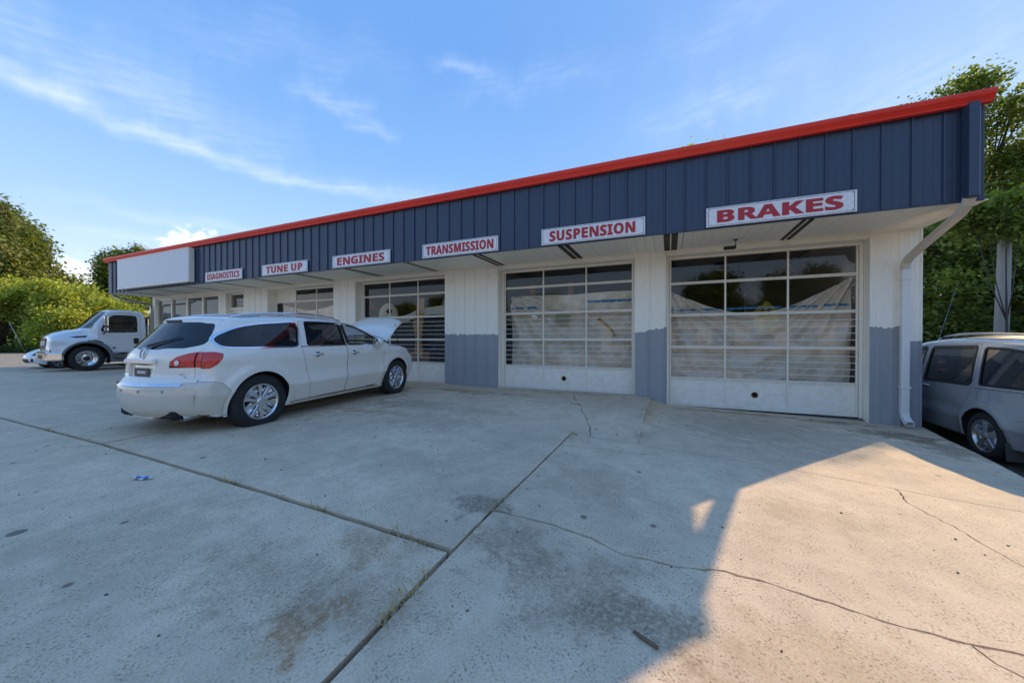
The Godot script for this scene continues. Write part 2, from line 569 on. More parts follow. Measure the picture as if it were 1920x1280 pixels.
func build_ground() -> void:
	# earth and grass under everything, in one sheet to the horizon
	var earth := worn(mat(0.085, 0.088, 0.04, 0.95), grey(512, noise(0.02, 5, 31), 0.55, 1.0, Color(1.0, 0.86, 0.62), Color(0.86, 1.0, 0.62)), Vector3(0.16, 0.16, 0.16))
	var s := S(true)
	var xs := [-700.0, -300.0, -120.0, -75.0, -66.0, -50.0, -30.0, -8.0, -3.0, 2.0, 6.0, 14.0, 40.0, 120.0, 300.0, 700.0]
	var zs := [-700.0, -300.0, -120.0, -70.0, -45.0, -30.0, -20.0, -8.0, 0.0, 8.0, 20.0, 60.0, 120.0, 300.0, 700.0]
	var level := func(x: float, z: float) -> float:
		var y := lerpf(-0.16, -0.44, smoothstep(-3.0, 2.0, x))
		if z > 5.0:
			y = -0.16
		return y + 0.9 * smoothstep(-66.0, -110.0, x) + 0.8 * smoothstep(-40.0, -100.0, z)
	for i in xs.size() - 1:
		for j in zs.size() - 1:
			var p := []
			for c in [[i, j], [i + 1, j], [i + 1, j + 1], [i, j + 1]]:
				p.append(Vector3(xs[c[0]], level.call(xs[c[0]], zs[c[1]]), zs[c[1]]))
			face(s, p, Vector3.UP)
	structure("ground", fin(s), earth)

	# the concrete lot: a bed of dark soil under slabs with open joints
	var soil := worn(mat(0.030, 0.026, 0.020, 0.95), M.fine, Vector3(6, 6, 6))
	var bed := S()
	var depth_at := func(x: float, z: float) -> float:
		var y := ground_y(x, z)
		for n in [Vector2(-0.5, 0), Vector2(0.5, 0), Vector2(0, -0.5), Vector2(0, 0.5)]:
			y = minf(y, ground_y(x + n.x, z + n.y))
		return y - 0.014
	for i in range(-66, 6):
		for j in range(-18, 28):
			var p := []
			for c in [[i, j], [i + 1, j], [i + 1, j + 1], [i, j + 1]]:
				p.append(Vector3(c[0] * 0.5, depth_at.call(c[0] * 0.5, c[1] * 0.5), c[1] * 0.5))
			if i < 5 or j > -9:
				face(bed, p, Vector3.UP)
	var lot := structure("concrete_lot", fin(bed), soil)

	var concrete := mat(1.0, 0.79, 0.565, 0.88)
	concrete.albedo_texture = lot_picture()
	concrete.detail_enabled = true
	concrete.detail_albedo = speckle_picture()
	concrete.detail_blend_mode = BaseMaterial3D.BLEND_MODE_MUL
	concrete.detail_uv_layer = BaseMaterial3D.DETAIL_UV_2
	concrete.uv2_triplanar = true
	concrete.uv2_world_triplanar = true
	concrete.uv2_scale = Vector3(0.55, 0.55, 0.55)
	concrete.heightmap_enabled = false
	var lot_uv := Transform2D(Vector2(1.0 / 20.0, 0), Vector2(0, 1.0 / 20.0), Vector2(14.0 / 20.0, 12.0 / 20.0))
	M.concrete = concrete

	var gap := 0.011
	var cr_main := crack([Vector2(-1.3, -2.30), Vector2(-1.1, -2.29), Vector2(-0.7, -2.33), Vector2(-0.46, -2.33), Vector2(-0.25, -2.25), Vector2(0.06, -2.27), Vector2(0.29, -2.33), Vector2(0.51, -2.32), Vector2(0.68, -2.28), Vector2(0.85, -2.25), Vector2(0.99, -2.22), Vector2(1.19, -2.22), Vector2(1.45, -2.25), Vector2(1.9, -2.3), Vector2(2.3, -2.26), Vector2(4.0, -2.4)], 0.018, 41)
	var cr_branch := crack([Vector2(1.2, -2.21), Vector2(1.23, -2.13), Vector2(1.30, -2.05), Vector2(1.38, -1.95), Vector2(1.6, -1.6), Vector2(1.7, -1.0), Vector2(2.2, 5.0), Vector2(3.2, 7.0)], 0.012, 42)
	var cr_right := crack([Vector2(1.86, -4.60), Vector2(1.87, -4.3), Vector2(1.79, -4.0), Vector2(1.82, -3.85), Vector2(1.87, -3.63), Vector2(1.89, -3.38), Vector2(1.92, -3.1), Vector2(2.0, -2.7), Vector2(1.95, -2.29)], 0.013, 43)
	var cr_up := crack([Vector2(-1.16, -4.57), Vector2(-0.95, -4.72), Vector2(-1.04, -5.22), Vector2(-1.31, -5.89), Vector2(-1.42, -6.32), Vector2(-1.72, -7.1), Vector2(-1.92, -7.8), Vector2(-1.98, -8.4)], 0.014, 44)
	var cr_seam := crack([Vector2(-1.25, -4.02), Vector2(-1.09, -4.01), Vector2(-0.69, -4.14), Vector2(-0.3, -4.25), Vector2(-0.08, -4.41), Vector2(0.13, -4.66)], 0.012, 45)
	var cr_left := crack([Vector2(-6.2, -5.9), Vector2(-5.0, -5.95), Vector2(-4.0, -5.85), Vector2(-2.9, -5.62), Vector2(-2.2, -5.5), Vector2(-1.35, -5.95)], 0.005, 46)
	var seam_y := [Vector2(-1.15, -4.62), Vector2(-0.96, -4.76), Vector2(-0.27, -4.64), Vector2(0.11, -4.6), Vector2(0.9, -4.52), Vector2(1.4, -4.44), Vector2(1.88, -4.34), Vector2(2.3, -4.25), Vector2(3.05, -4.15)]
	var pieces := []
	# in front of the joint that runs along the facade
	pieces.append([ragged([Vector2(-16.0, -1.98 + gap), Vector2(-6.1, -1.93 + gap), Vector2(-2.94, -1.84 + gap), Vector2(-1.16 - gap, -1.76 + gap), Vector2(-1.16 - gap, 14.0), Vector2(-16.0, 14.0)], 0.12, 0.004, 51)])
	pieces.append([ragged([Vector2(-33.0, -2.04), Vector2(-16.02, -1.98 + gap), Vector2(-16.02, 14.0), Vector2(-33.0, 14.0)], 0.4, 0.003, 52)])
	# between it and the doors
	var b_slab := [ragged([Vector2(-6.1, -8.35), Vector2(-0.352, -8.35), Vector2(-0.352, -4.66), Vector2(-0.96, -4.78), Vector2(-1.15 - gap, -4.64), Vector2(-1.15 - gap, -1.78 - gap), Vector2(-2.94, -1.86 - gap), Vector2(-6.06, -1.95 - gap)], 0.12, 0.004, 53)]
	pieces.append(less(less(b_slab, cr_up), cr_left))
	for k in 4:
		var x1 := -6.1 - 5.15 * k - gap
		var x0 := x1 - 5.14 + gap
		pieces.append([ragged([Vector2(x0, -8.35), Vector2(x1, -8.35), Vector2(x1, -1.95 - gap), Vector2(x0, -1.98 - gap)], 0.25, 0.003, 54 + k)])
	# in front of the right-hand door, and the apron up to it
	var fore := [Vector2(-1.15 + gap, 14.0), Vector2(-1.15 + gap, -4.57)]
	for p in seam_y.slice(1):
		fore.append(p + Vector2(0, 0.006))
	fore.append_array([Vector2(2.85, -3.0), Vector2(2.75, 0.0), Vector2(2.75, 14.0)])
	pieces.append(less(less(less(less([ragged(fore, 0.12, 0.004, 60)], cr_main), cr_branch), cr_right), cr_seam))
	var apron := [Vector2(-0.348, -8.35), Vector2(-0.348, -4.66)]
	for p in seam_y.slice(2):
		apron.append(p - Vector2(0, 0.006))
	apron.append_array([Vector2(3.29, -5.41), Vector2(3.41, -5.91), Vector2(3.54, -6.5), Vector2(3.67, -7.24), Vector2(3.86, -8.1), Vector2(3.90, -8.35)])
	pieces.append([ragged(apron, 0.12, 0.003, 61)])
	var over := func(p: Vector2) -> Vector3: return Vector3(p.x, ground_y(p.x, p.y), p.y)
	for group in pieces:
		for poly: PackedVector2Array in group:
			var area := 0.0
			for k in poly.size():
				area += poly[k].cross(poly[(k + 1) % poly.size()]) * 0.5
			if absf(area) < 0.002:
				continue
			var st := SurfaceTool.new()
			st.begin(Mesh.PRIMITIVE_TRIANGLES)
			patch(st, [poly], Vector2(0.5, 0.5), over, Vector3.UP, lot_uv)
			var ccw := not Geometry2D.is_polygon_clockwise(poly)
			for k in poly.size():
				var a := poly[k]
				var b := poly[(k + 1) % poly.size()]
				var n := maxi(1, int((b - a).length() / 0.5))
				var o2 := Vector2((b - a).y, -(b - a).x) * (1.0 if ccw else -1.0)
				for j in n:
					var p := a.lerp(b, float(j) / n)
					var q := a.lerp(b, float(j + 1) / n)
					st.set_normal(Vector3(o2.x, 0, o2.y).normalized())
					st.set_uv(lot_uv * p)
					var pa := Vector3(p.x, ground_y(p.x, p.y), p.y)
					var pb := Vector3(q.x, ground_y(q.x, q.y), q.y)
					var deep := Vector3(0, -0.45 if maxf(a.x, b.x) > 2.7 else -0.10, 0)
					face(st, [pa, pb, pb + deep, pa + deep], Vector3(o2.x, 0, o2.y))
			st.index()
			part(lot, "concrete_slab", st.commit(), concrete)

	# the lower yard on the right where the van stands
	var yard := S(true)
	for i in 12:
		for j in 18:
			var p := []
			for c in [[i, j], [i + 1, j], [i + 1, j + 1], [i, j + 1]]:
				p.append(Vector3(2.4 + c[0] * 1.6, -0.405, 14.0 - c[1] * 2.2))
			face(yard, p, Vector3.UP)
	structure("lower_yard", fin(yard), worn(mat(0.17, 0.155, 0.135, 0.92), grey(512, noise(0.03, 5, 32), 0.6, 1.0, Color(0.92, 0.85, 0.75), Color.WHITE), Vector3(0.4, 0.4, 0.4)))

	# old pavement left of the lot, the street behind the camera, the far street on the left
	var pave := worn(mat(0.42, 0.39, 0.335, 0.9), grey(512, noise(0.02, 5, 33), 0.72, 1.0, Color(0.95, 0.92, 0.86), Color.WHITE), Vector3(0.22, 0.22, 0.22))
	structure("side_pavement", sheet([Vector2(-64, -26), Vector2(-26.71, -26), Vector2(-26.71, -2.05), Vector2(-33.01, -2.05), Vector2(-33.01, 14.0), Vector2(-64, 14.0)], 0.03), pave)
	var asphalt := worn(mat(0.075, 0.074, 0.072, 0.9), grey(512, noise(0.05, 5, 34), 0.7, 1.0), Vector3(0.5, 0.5, 0.5))
	structure("street", sheet([Vector2(-200, 15.2), Vector2(200, 15.2), Vector2(200, 24.5), Vector2(-200, 24.5)], -0.10), asphalt)
	var walk := S()
	box(walk, Vector3(-60, -0.08, 14.6), Vector3(280, 0.2, 1.05), 0.02)
	structure("street_kerb", fin(walk), pave)
	var lane := S()
	for k in 24:
		box(lane, Vector3(-100 + k * 8.0, -0.094, 19.8), Vector3(3.0, 0.008, 0.12), 0.0)
	structure("street_marking", fin(lane), mat(0.6, 0.45, 0.08, 0.7))

func sheet(p: Array, y: float) -> ArrayMesh:
	var s := S()
	var poly := PackedVector2Array(p)
	var t := Geometry2D.triangulate_polygon(poly)
	for k in range(0, t.size(), 3):
		face(s, [Vector3(poly[t[k]].x, y, poly[t[k]].y), Vector3(poly[t[k + 1]].x, y, poly[t[k + 1]].y), Vector3(poly[t[k + 2]].x, y, poly[t[k + 2]].y)], Vector3.UP)
	return fin(s)

# stains, patches and wear of the lot from above: 20 m x 20 m, x from -14, z from -12
func lot_picture() -> ImageTexture:
	var size := 2048
	var broad := noise(0.006, 4, 61)
	var mid := noise(0.03, 4, 62)
	var im := noise(0.004, 5, 61).get_image(size, size, false, false, true)
	var d1 := im.get_data()
	var d2 := noise(0.022, 5, 62).get_image(size, size, false, false, true).get_data()
	var d3 := noise(0.11, 3, 63).get_image(size, size, false, false, true).get_data()
	var out := PackedByteArray()
	out.resize(size * size * 3)
	var k := 0
	for y in size:
		for x in size:
			var i := y * size + x
			var v := 0.765 + (d1[i] + d2[i]) * 0.00040 + d3[i] * 0.00018
			var b := int(clampf(v, 0, 1) * 255)
			out[k] = b
			out[k + 1] = int(b * 0.995)
			out[k + 2] = int(b * 0.985)
			k += 3
	# [x, z, radius x, radius z, colour, strength, raggedness]
	var stains := [
		[-1.48, -1.02, 0.17, 0.15, Color(0.54, 0.38, 0.23), 0.45], [-1.44, -1.2, 0.10, 0.12, Color(0.58, 0.42, 0.27), 0.3], [-1.36, -1.3, 0.42, 0.3, Color(0.5, 0.47, 0.44), 0.3], [-1.9, -1.2, 0.5, 0.3, Color(0.5, 0.48, 0.45), 0.3],
		[-0.45, -1.85, 0.55, 0.40, Color(0.48, 0.46, 0.44), 0.38], [-0.1, -1.75, 0.35, 0.28, Color(0.46, 0.43, 0.40), 0.38], [-0.9, -2.05, 0.3, 0.25, Color(0.45, 0.44, 0.42), 0.4], [-1.3, -2.35, 0.22, 0.22, Color(0.36, 0.36, 0.37), 0.55],
		[-1.65, -1.62, 0.3, 0.2, Color(0.55, 0.49, 0.40), 0.4], [0.6, -1.7, 0.7, 0.5, Color(0.62, 0.55, 0.46), 0.25], [1.0, -3.4, 0.5, 0.3, Color(0.55, 0.5, 0.44), 0.2],
		[-4.6, -7.3, 1.0, 0.25, Color(0.44, 0.34, 0.26), 0.5], [-3.9, -7.0, 0.5, 0.2, Color(0.42, 0.42, 0.42), 0.45], [-3.2, -7.2, 0.35, 0.12, Color(0.36, 0.37, 0.38), 0.45], [-2.9, -7.25, 0.25, 0.1, Color(0.46, 0.36, 0.28), 0.5],
		[-4.7, -4.6, 0.9, 0.16, Color(0.62, 0.53, 0.41), 0.45], [-4.4, -5.4, 1.0, 0.5, Color(0.5, 0.47, 0.44), 0.3], [-6.0, -5.0, 1.6, 2.0, Color(0.45, 0.43, 0.41), 0.35], [-1.6, -6.6, 0.2, 0.1, Color(0.4, 0.4, 0.4), 0.4], [-2.9, -5.3, 0.8, 0.3, Color(0.5, 0.48, 0.46), 0.3],
		[-3.2, -4.4, 1.0, 0.6, Color(0.52, 0.51, 0.5), 0.3], [-8.5, -5.0, 1.6, 1.2, Color(0.48, 0.46, 0.44), 0.35], [-2.5, -2.9, 0.9, 0.4, Color(0.56, 0.55, 0.53), 0.25], [-3.0, -1.1, 1.0, 0.6, Color(0.54, 0.52, 0.50), 0.22],
		[3.1, -7.2, 0.6, 0.4, Color(0.33, 0.30, 0.26), 0.6], [3.3, -6.6, 0.35, 0.8, Color(0.38, 0.34, 0.30), 0.5], [2.6, -7.9, 0.7, 0.2, Color(0.40, 0.37, 0.33), 0.5], [1.4, -8.0, 2.0, 0.18, Color(0.46, 0.43, 0.40), 0.5], [-2.3, -8.05, 1.8, 0.15, Color(0.44, 0.41, 0.38), 0.5],
		[1.3, -6.4, 1.6, 1.2, Color(0.5, 0.49, 0.48), 0.3], [-0.6, -3.2, 0.5, 0.6, Color(0.56, 0.54, 0.52), 0.25],
	]
	var edge := noise(1.6, 4, 64)
	var spot := noise(14.0, 3, 65)
	for st in stains:
		var cx: float = (st[0] + 14.0) / 20.0 * size
		var cz: float = (st[1] + 12.0) / 20.0 * size
		var rx: float = st[2] / 20.0 * size
		var rz: float = st[3] / 20.0 * size
		var c: Color = st[4]
		for y in range(maxi(0, int(cz - rz * 1.7)), mini(size, int(cz + rz * 1.7))):
			for x in range(maxi(0, int(cx - rx * 1.7)), mini(size, int(cx + rx * 1.7))):
				var r := Vector2((x - cx) / rx, (y - cz) / rz).length()
				r += edge.get_noise_2d(x * 0.02, y * 0.02) * 0.7 + edge.get_noise_2d(x * 0.08, y * 0.08) * 0.3
				var a: float = smoothstep(1.05, 0.35, r) * st[5] * clampf(0.85 + spot.get_noise_2d(x * 0.02, y * 0.02) * 1.3, 0.1, 1.0)
				if a > 0.01:
					var at := (y * size + x) * 3
					out[at] = int(lerpf(out[at], c.r * 255.0 * 1.15, a))
					out[at + 1] = int(lerpf(out[at + 1], c.g * 255.0 * 1.15, a))
					out[at + 2] = int(lerpf(out[at + 2], c.b * 255.0 * 1.15, a))
	# small dark spots of oil and gum
	rng.seed = 66
	for n in 420:
		var px := rng.randi_range(4, size - 5)
		var py := rng.randi_range(4, size - 5)
		var r := rng.randf_range(0.5, 2.4) * (1.0 if n > 12 else 2.0)
		for y in range(py - 5, py + 6):
			for x in range(px - 5, px + 6):
				if x < 0 or y < 0 or x >= size or y >= size:
					continue
				var a := smoothstep(r + 0.6, r - 0.4, Vector2(x - px, y - py).length()) * 0.5
				var at := (y * size + x) * 3
				for q in 3:
					out[at + q] = int(lerpf(out[at + q], 60.0, a))
	return ImageTexture.create_from_image(Image.create_from_data(size, size, false, Image.FORMAT_RGB8, out))

# exposed aggregate and pits, 1.8 m a tile
func speckle_picture() -> ImageTexture:
	var size := 1024
	var d := noise(0.10, 3, 71).get_seamless_image(size, size, false, false, 0.1, true).get_data()
	var e := noise(0.35, 2, 72).get_seamless_image(size, size, false, false, 0.1, true).get_data()
	var g := noise(0.014, 3, 73).get_seamless_image(size, size, false, false, 0.1, true).get_data()
	var out := PackedByteArray()
	out.resize(size * size * 3)
	for i in size * size:
		var worn_here := clampf((g[i] - 105) / 60.0, 0.15, 1.0)
		var v := 0.945 + (e[i] - 128) * 0.00075 + (d[i] - 128) * 0.0005
		var warm := 0.0
		if d[i] < 78:
			v -= 0.24 * worn_here
			warm = 0.05
		elif e[i] > 186 and d[i] > 120:
			v += 0.07
		elif e[i] < 62:
			v -= 0.16 * worn_here
		out[i * 3] = int(clampf(v + warm * 0.6, 0, 1) * 255)
		out[i * 3 + 1] = int(clampf(v, 0, 1) * 255)
		out[i * 3 + 2] = int(clampf(v - warm, 0, 1) * 255)
	return ImageTexture.create_from_image(Image.create_from_data(size, size, false, Image.FORMAT_RGB8, out))

# ------------------------------------------------------------------ the repair shop
var shop: Node3D

# a strip of ribbed metal siding on the front wall, white above a ragged edge and blue-grey below it
func siding(x0: float, x1: float, edge: Callable) -> void:
	var n := maxi(1, roundi((x1 - x0) / 0.31))
	var w := (x1 - x0) / n
	for k in n:
		var a := x0 + w * k
		var prof := [[0.0, 0.0], [0.06, 0.0], [0.075, 0.004], [0.105, 0.004], [0.12, 0.0], [0.18, 0.0], [0.195, 0.004], [0.215, 0.004], [0.23, 0.0], [0.262, 0.0], [0.272, 0.016], [0.290, 0.016], [0.3, 0.0], [0.31, 0.0]]
		var up := S()
		var low := S()
		var pts := []
		for j in prof.size() - 1:
			var steps := maxi(1, int((prof[j + 1][0] - prof[j][0]) / 0.018))
			for q in steps:
				pts.append([lerpf(prof[j][0], prof[j + 1][0], float(q) / steps), lerpf(prof[j][1], prof[j + 1][1], float(q) / steps)])
		pts.append(prof[-1])
		for j in pts.size() - 1:
			var xa: float = a + pts[j][0] / 0.31 * (w - 0.0015)
			var xb: float = a + pts[j + 1][0] / 0.31 * (w - 0.0015)
			var za: float = WALL + pts[j][1]
			var zb: float = WALL + pts[j + 1][1]
			var ya: float = edge.call(xa)
			var yb: float = edge.call(xb)
			var bottom := minf(ground_y(xa, WALL), ground_y(xb, WALL)) - 0.03
			face(up, [Vector3(xa, ya - 0.01, za), Vector3(xb, yb - 0.01, zb), Vector3(xb, SOFFIT, zb), Vector3(xa, SOFFIT, za)], Vector3(0, 0, 1))
			face(low, [Vector3(xa, bottom, za + 0.0015), Vector3(xb, bottom, zb + 0.0015), Vector3(xb, yb, zb + 0.0015), Vector3(xa, ya, za + 0.0015)], Vector3(0, 0, 1))
		var p := part(shop, "siding_panel", fin(up), M.white_wall)
		part(p, "painted_base", fin(low), M.grey_wall)
	box_at(shop, "pier_core", Vector3(x0 + 0.004, -0.3, WALL - 0.26), Vector3(x1 - 0.004, SOFFIT, WALL - 0.003), M.white_wall, 0.001)

func garage_door(x0: float, x1: float, ys: Array, floor_y: float, blank_pane := false) -> Node3D:
	var d := Node3D.new()
	d.name = "garage_door"
	shop.add_child(d, true)
	var z := -8.47
	var top: float = 3.04
	# fixed trim round the opening
	box_at(d, "jamb_trim", Vector3(x0, floor_y, z - 0.03), Vector3(x0 + 0.05, top, z + 0.045), M.trim)
	box_at(d, "jamb_trim", Vector3(x1 - 0.05, floor_y, z - 0.03), Vector3(x1, top, z + 0.045), M.trim)
	box_at(d, "head_trim", Vector3(x0 + 0.05, top - 0.05, z - 0.03), Vector3(x1 - 0.05, top, z + 0.045), M.trim)
	var a := x0 + 0.052
	var b := x1 - 0.052
	var cols := [a + 0.02, lerpf(a, b, 0.3333), lerpf(a, b, 0.6667), b - 0.02]
	var rows: Array = [top - 0.02] + ys + [floor_y + 0.012]
	var bar_mesh := boxm(Vector3(cols[1] - cols[0] - 0.034, 0.012, 0.009), 0.002)
	for c in 4:
		box_at(d, "stile", Vector3(cols[c] - 0.016, floor_y + 0.02, z - 0.018), Vector3(cols[c] + 0.016, top - 0.05, z + 0.017), M.alu)
	for r in range(1, 5):
		# the two rails of neighbouring sections, with the joint between them
		box_at(d, "rail", Vector3(a, rows[r] + 0.0025, z - 0.02), Vector3(b, rows[r] + 0.027, z + 0.023), M.alu)
		box_at(d, "rail", Vector3(a, rows[r] - 0.027, z - 0.02), Vector3(b, rows[r] - 0.0025, z + 0.021), M.alu)
	box_at(d, "bottom_rail", Vector3(a, floor_y + 0.012, z - 0.02), Vector3(b, floor_y + 0.085, z + 0.024), M.door_panel)
	box_at(d, "bottom_seal", Vector3(a, floor_y - 0.012, z - 0.012), Vector3(b, floor_y + 0.011, z + 0.012), M.rubber)
	for r in 4:
		var y1: float = rows[r] - (0.03 if r == 0 else 0.027)
		var y0: float = rows[r + 1] + 0.027
		for c in 3:
			var lo := Vector3(cols[c] + 0.016, y0, z - 0.003)
			var hi := Vector3(cols[c + 1] - 0.016, y1, z + 0.003)
			if blank_pane and r == 0 and c == 0:
				box_at(d, "blank_panel", lo, hi, M.door_panel, 0.001)
			else:
				var s := S()
				face(s, [Vector3(lo.x, lo.y, z), Vector3(hi.x, lo.y, z), Vector3(hi.x, hi.y, z), Vector3(lo.x, hi.y, z)], Vector3(0, 0, 1))
				part(d, "pane", fin(s), M.pane)
			if r >= 2:
				for k in 4:
					var o := part(d, "security_bar", bar_mesh, M.bar)
					o.position = Vector3((cols[c] + cols[c + 1]) / 2.0, lerpf(y0, y1, (k + 1.0) / 5.0), z + 0.012)
	for c in 3:
		var lo := Vector2(cols[c] + 0.017, floor_y + 0.087)
		var hi := Vector2(cols[c + 1] - 0.017, rows[4] - 0.028)
		var dent := func(p: Vector2) -> Vector3:
			var u := (p - lo) / (hi - lo)
			var q := (p - Vector2(lerpf(lo.x, hi.x, 0.35), lerpf(lo.y, hi.y, 0.7))) / Vector2(0.22, 0.12)
			return Vector3(p.x, p.y, z + 0.004 + 0.006 * sin(u.x * PI) * sin(u.y * PI) - (0.010 * exp(-q.length_squared()) if c == 1 else 0.0))
		var shape := [PackedVector2Array([lo, Vector2(hi.x, lo.y), hi, Vector2(lo.x, hi.y)])]
		var mid := Vector2((lo.x + hi.x) / 2.0 - 0.01, lerpf(lo.y, hi.y, 0.47))
		if c == 1:
			shape = holed(shape, circle(mid, 0.045, 20))
		part(d, "solid_panel", patched(shape, Vector2(0.08, 0.08), dent, Vector3(0, 0, 1)), M.door_panel)
		if c == 1:
			var ring := S(true)
			lathe(ring, [Vector2(0.034, -0.07), Vector2(0.034, 0.012), Vector2(0.040, 0.016), Vector2(0.055, 0.014), Vector2(0.060, 0.006)], Vector3(mid.x, mid.y, z), Vector3(0, 0, 1), 24)
			part(d, "exhaust_port", fin(ring), M.rust)
			box_at(d, "port_backing", Vector3(mid.x - 0.06, mid.y - 0.06, z - 0.08), Vector3(mid.x + 0.06, mid.y + 0.06, z - 0.07), M.dark, 0.0)
	return d

func build_shop() -> void:
	shop = thing("repair_shop", "long low repair shop with navy metal fascia, red gutter and white garage doors", "building", Vector3.ZERO)
	var jag := noise(3.2, 3, 81)
	var rough := noise(14.0, 2, 82)
	var edge_of := func(base: float, rise: float, x0: float) -> Callable:
		return func(x: float) -> float: return base + rise * (x - x0) + 0.045 * jag.get_noise_2d(x * 3.0, base * 9.0) + 0.02 * rough.get_noise_2d(x * 2.0, 5.0)
	siding(3.18, 3.62, edge_of.call(1.50, 0.02, 3.18))
	siding(3.62, 3.85, func(x: float) -> float: return 1.27 + 0.008 * jag.get_noise_1d(x * 6.0))
	siding(-0.68, -0.05, edge_of.call(1.45, 0.15, -0.68))
	siding(-5.55, -3.95, edge_of.call(1.425, 0.0, -5.55))
	siding(-9.73, -8.78, edge_of.call(1.42, 0.0, -9.73))
	siding(-14.30, -12.93, edge_of.call(1.42, 0.0, -14.3))
	siding(-15.87, -15.37, edge_of.call(1.42, 0.0, -15.8))
	siding(-20.73, -20.46, edge_of.call(1.42, 0.0, -20.7))

	# head band above the openings, in boards
	for o in [[-0.05, 3.18], [-3.95, -0.68], [-8.78, -5.55], [-12.93, -9.73], [-15.37, -14.30], [-20.46, -15.87]]:
		box_at(shop, "lintel", Vector3(o[0], 3.042, WALL - 0.30), Vector3(o[1], SOFFIT, WALL - 0.012), M.trim, 0.002)
		var x: float = o[0]
		while x < o[1] - 0.01:
			var e := minf(x + 0.40, o[1])
			box_at(shop, "head_board", Vector3(x + 0.0015, 3.046, WALL - 0.011), Vector3(e - 0.0015, SOFFIT - 0.012, WALL + 0.004), M.trim, 0.003)
			x = e

	garage_door(-0.05, 3.18, [2.482, 1.811, 1.136, 0.483], -0.118)
	garage_door(-3.95, -0.68, [2.601, 1.95, 1.293, 0.632], 0.05)
	garage_door(-8.78, -5.55, [2.601, 1.95, 1.293, 0.632], 0.06)
	garage_door(-12.93, -9.73, [2.601, 1.95, 1.293, 0.632], 0.06, true)
	for o in [[-0.05, 3.18, -0.118], [-3.95, -0.68, 0.05], [-8.78, -5.55, 0.06], [-12.93, -9.73, 0.06]]:
		box_at(shop, "threshold", Vector3(o[0], -0.3, -8.75), Vector3(o[1], o[2] - 0.014, -8.352), M.floor, 0.002)

	# shopfront windows of the office
	var y0 := 0.45
	box_at(shop, "sill_wall", Vector3(-20.46, -0.2, WALL - 0.2), Vector3(-15.87, y0 - 0.002, WALL - 0.01), M.grey_wall, 0.002)
	var front := Node3D.new()
	front.name = "shop_window"
	shop.add_child(front, true)
	var zf := WALL - 0.10
	var cuts := [-20.46, -19.30, -18.13, -17.0, -15.87]
	for k in 5:
		box_at(front, "mullion", Vector3(cuts[k] - (0.0 if k == 0 else 0.05), y0, zf - 0.06), Vector3(cuts[k] + (0.0 if k == 4 else 0.05), 3.04, zf + 0.06), M.alu)
	for k in 4:
		var a: float = cuts[k] + 0.05
		var b: float = cuts[k + 1] - 0.05
		box_at(front, "frame_rail", Vector3(a, y0, zf - 0.04), Vector3(b, y0 + 0.06, zf + 0.04), M.alu)
		box_at(front, "frame_rail", Vector3(a, 2.97, zf - 0.04), Vector3(b, 3.04, zf + 0.04), M.alu)
		var s := S()
		face(s, [Vector3(a, y0 + 0.06, zf), Vector3(b, y0 + 0.06, zf), Vector3(b, 2.97, zf), Vector3(a, 2.97, zf)], Vector3(0, 0, 1))
		part(front, "pane", fin(s), M.office_pane)
	# entry door with its numbered fanlight
	var ent := Node3D.new()
	ent.name = "entry_door"
	shop.add_child(ent, true)
	var ze := WALL - 0.18
	for x in [-15.37, -14.36]:
		box_at(ent, "frame_post", Vector3(x, 0.04, ze - 0.05), Vector3(x + 0.06, 3.04, ze + 0.05), M.alu)
	box_at(ent, "frame_rail", Vector3(-15.31, 2.98, ze - 0.05), Vector3(-14.36, 3.04, ze + 0.05), M.alu)
	box_at(ent, "frame_rail", Vector3(-15.31, 2.40, ze - 0.05), Vector3(-14.36, 2.50, ze + 0.05), M.alu)
	var fl := S()
	face(fl, [Vector3(-15.31, 2.5, ze), Vector3(-14.36, 2.5, ze), Vector3(-14.36, 2.98, ze), Vector3(-15.31, 2.98, ze)], Vector3(0, 0, 1))
	part(ent, "fanlight_pane", fin(fl), M.office_pane)
	var num := part(ent, "house_number", words("1201", 0.19, 0.004, false), mat(0.75, 0.75, 0.72, 0.5))
	num.position = Vector3(-14.72, 2.70, ze + 0.003)
	box_at(ent, "leaf_stile", Vector3(-15.30, 0.05, ze - 0.02), Vector3(-15.20, 2.39, ze + 0.02), M.alu)
	box_at(ent, "leaf_stile", Vector3(-14.47, 0.05, ze - 0.02), Vector3(-14.37, 2.39, ze + 0.02), M.alu)
	box_at(ent, "leaf_rail", Vector3(-15.20, 2.28, ze - 0.02), Vector3(-14.47, 2.39, ze + 0.02), M.alu)
	box_at(ent, "leaf_rail", Vector3(-15.20, 0.05, ze - 0.02), Vector3(-14.47, 0.27, ze + 0.02), M.alu)
	var dl := S()
	face(dl, [Vector3(-15.20, 0.27, ze), Vector3(-14.47, 0.27, ze), Vector3(-14.47, 2.28, ze), Vector3(-15.20, 2.28, ze)], Vector3(0, 0, 1))
	part(ent, "door_pane", fin(dl), M.office_pane)
	box_at(ent, "door_handle", Vector3(-14.50, 0.95, ze + 0.03), Vector3(-14.47, 1.25, ze + 0.06), M.steel)

	# fascia: standing-seam panels on a backing, closed at the ends
	var w := 0.3175
	var prof := PackedVector2Array([Vector2(0.002, -0.012), Vector2(0.002, 0), Vector2(0.088, 0), Vector2(0.092, 0.003), Vector2(0.098, 0.003), Vector2(0.102, 0), Vector2(0.186, 0), Vector2(0.19, 0.003), Vector2(0.196, 0.003), Vector2(0.2, 0), Vector2(w - 0.034, 0), Vector2(w - 0.028, 0.026), Vector2(w - 0.008, 0.026), Vector2(w - 0.002, 0.0), Vector2(w - 0.002, -0.012)])
	var fs := S()
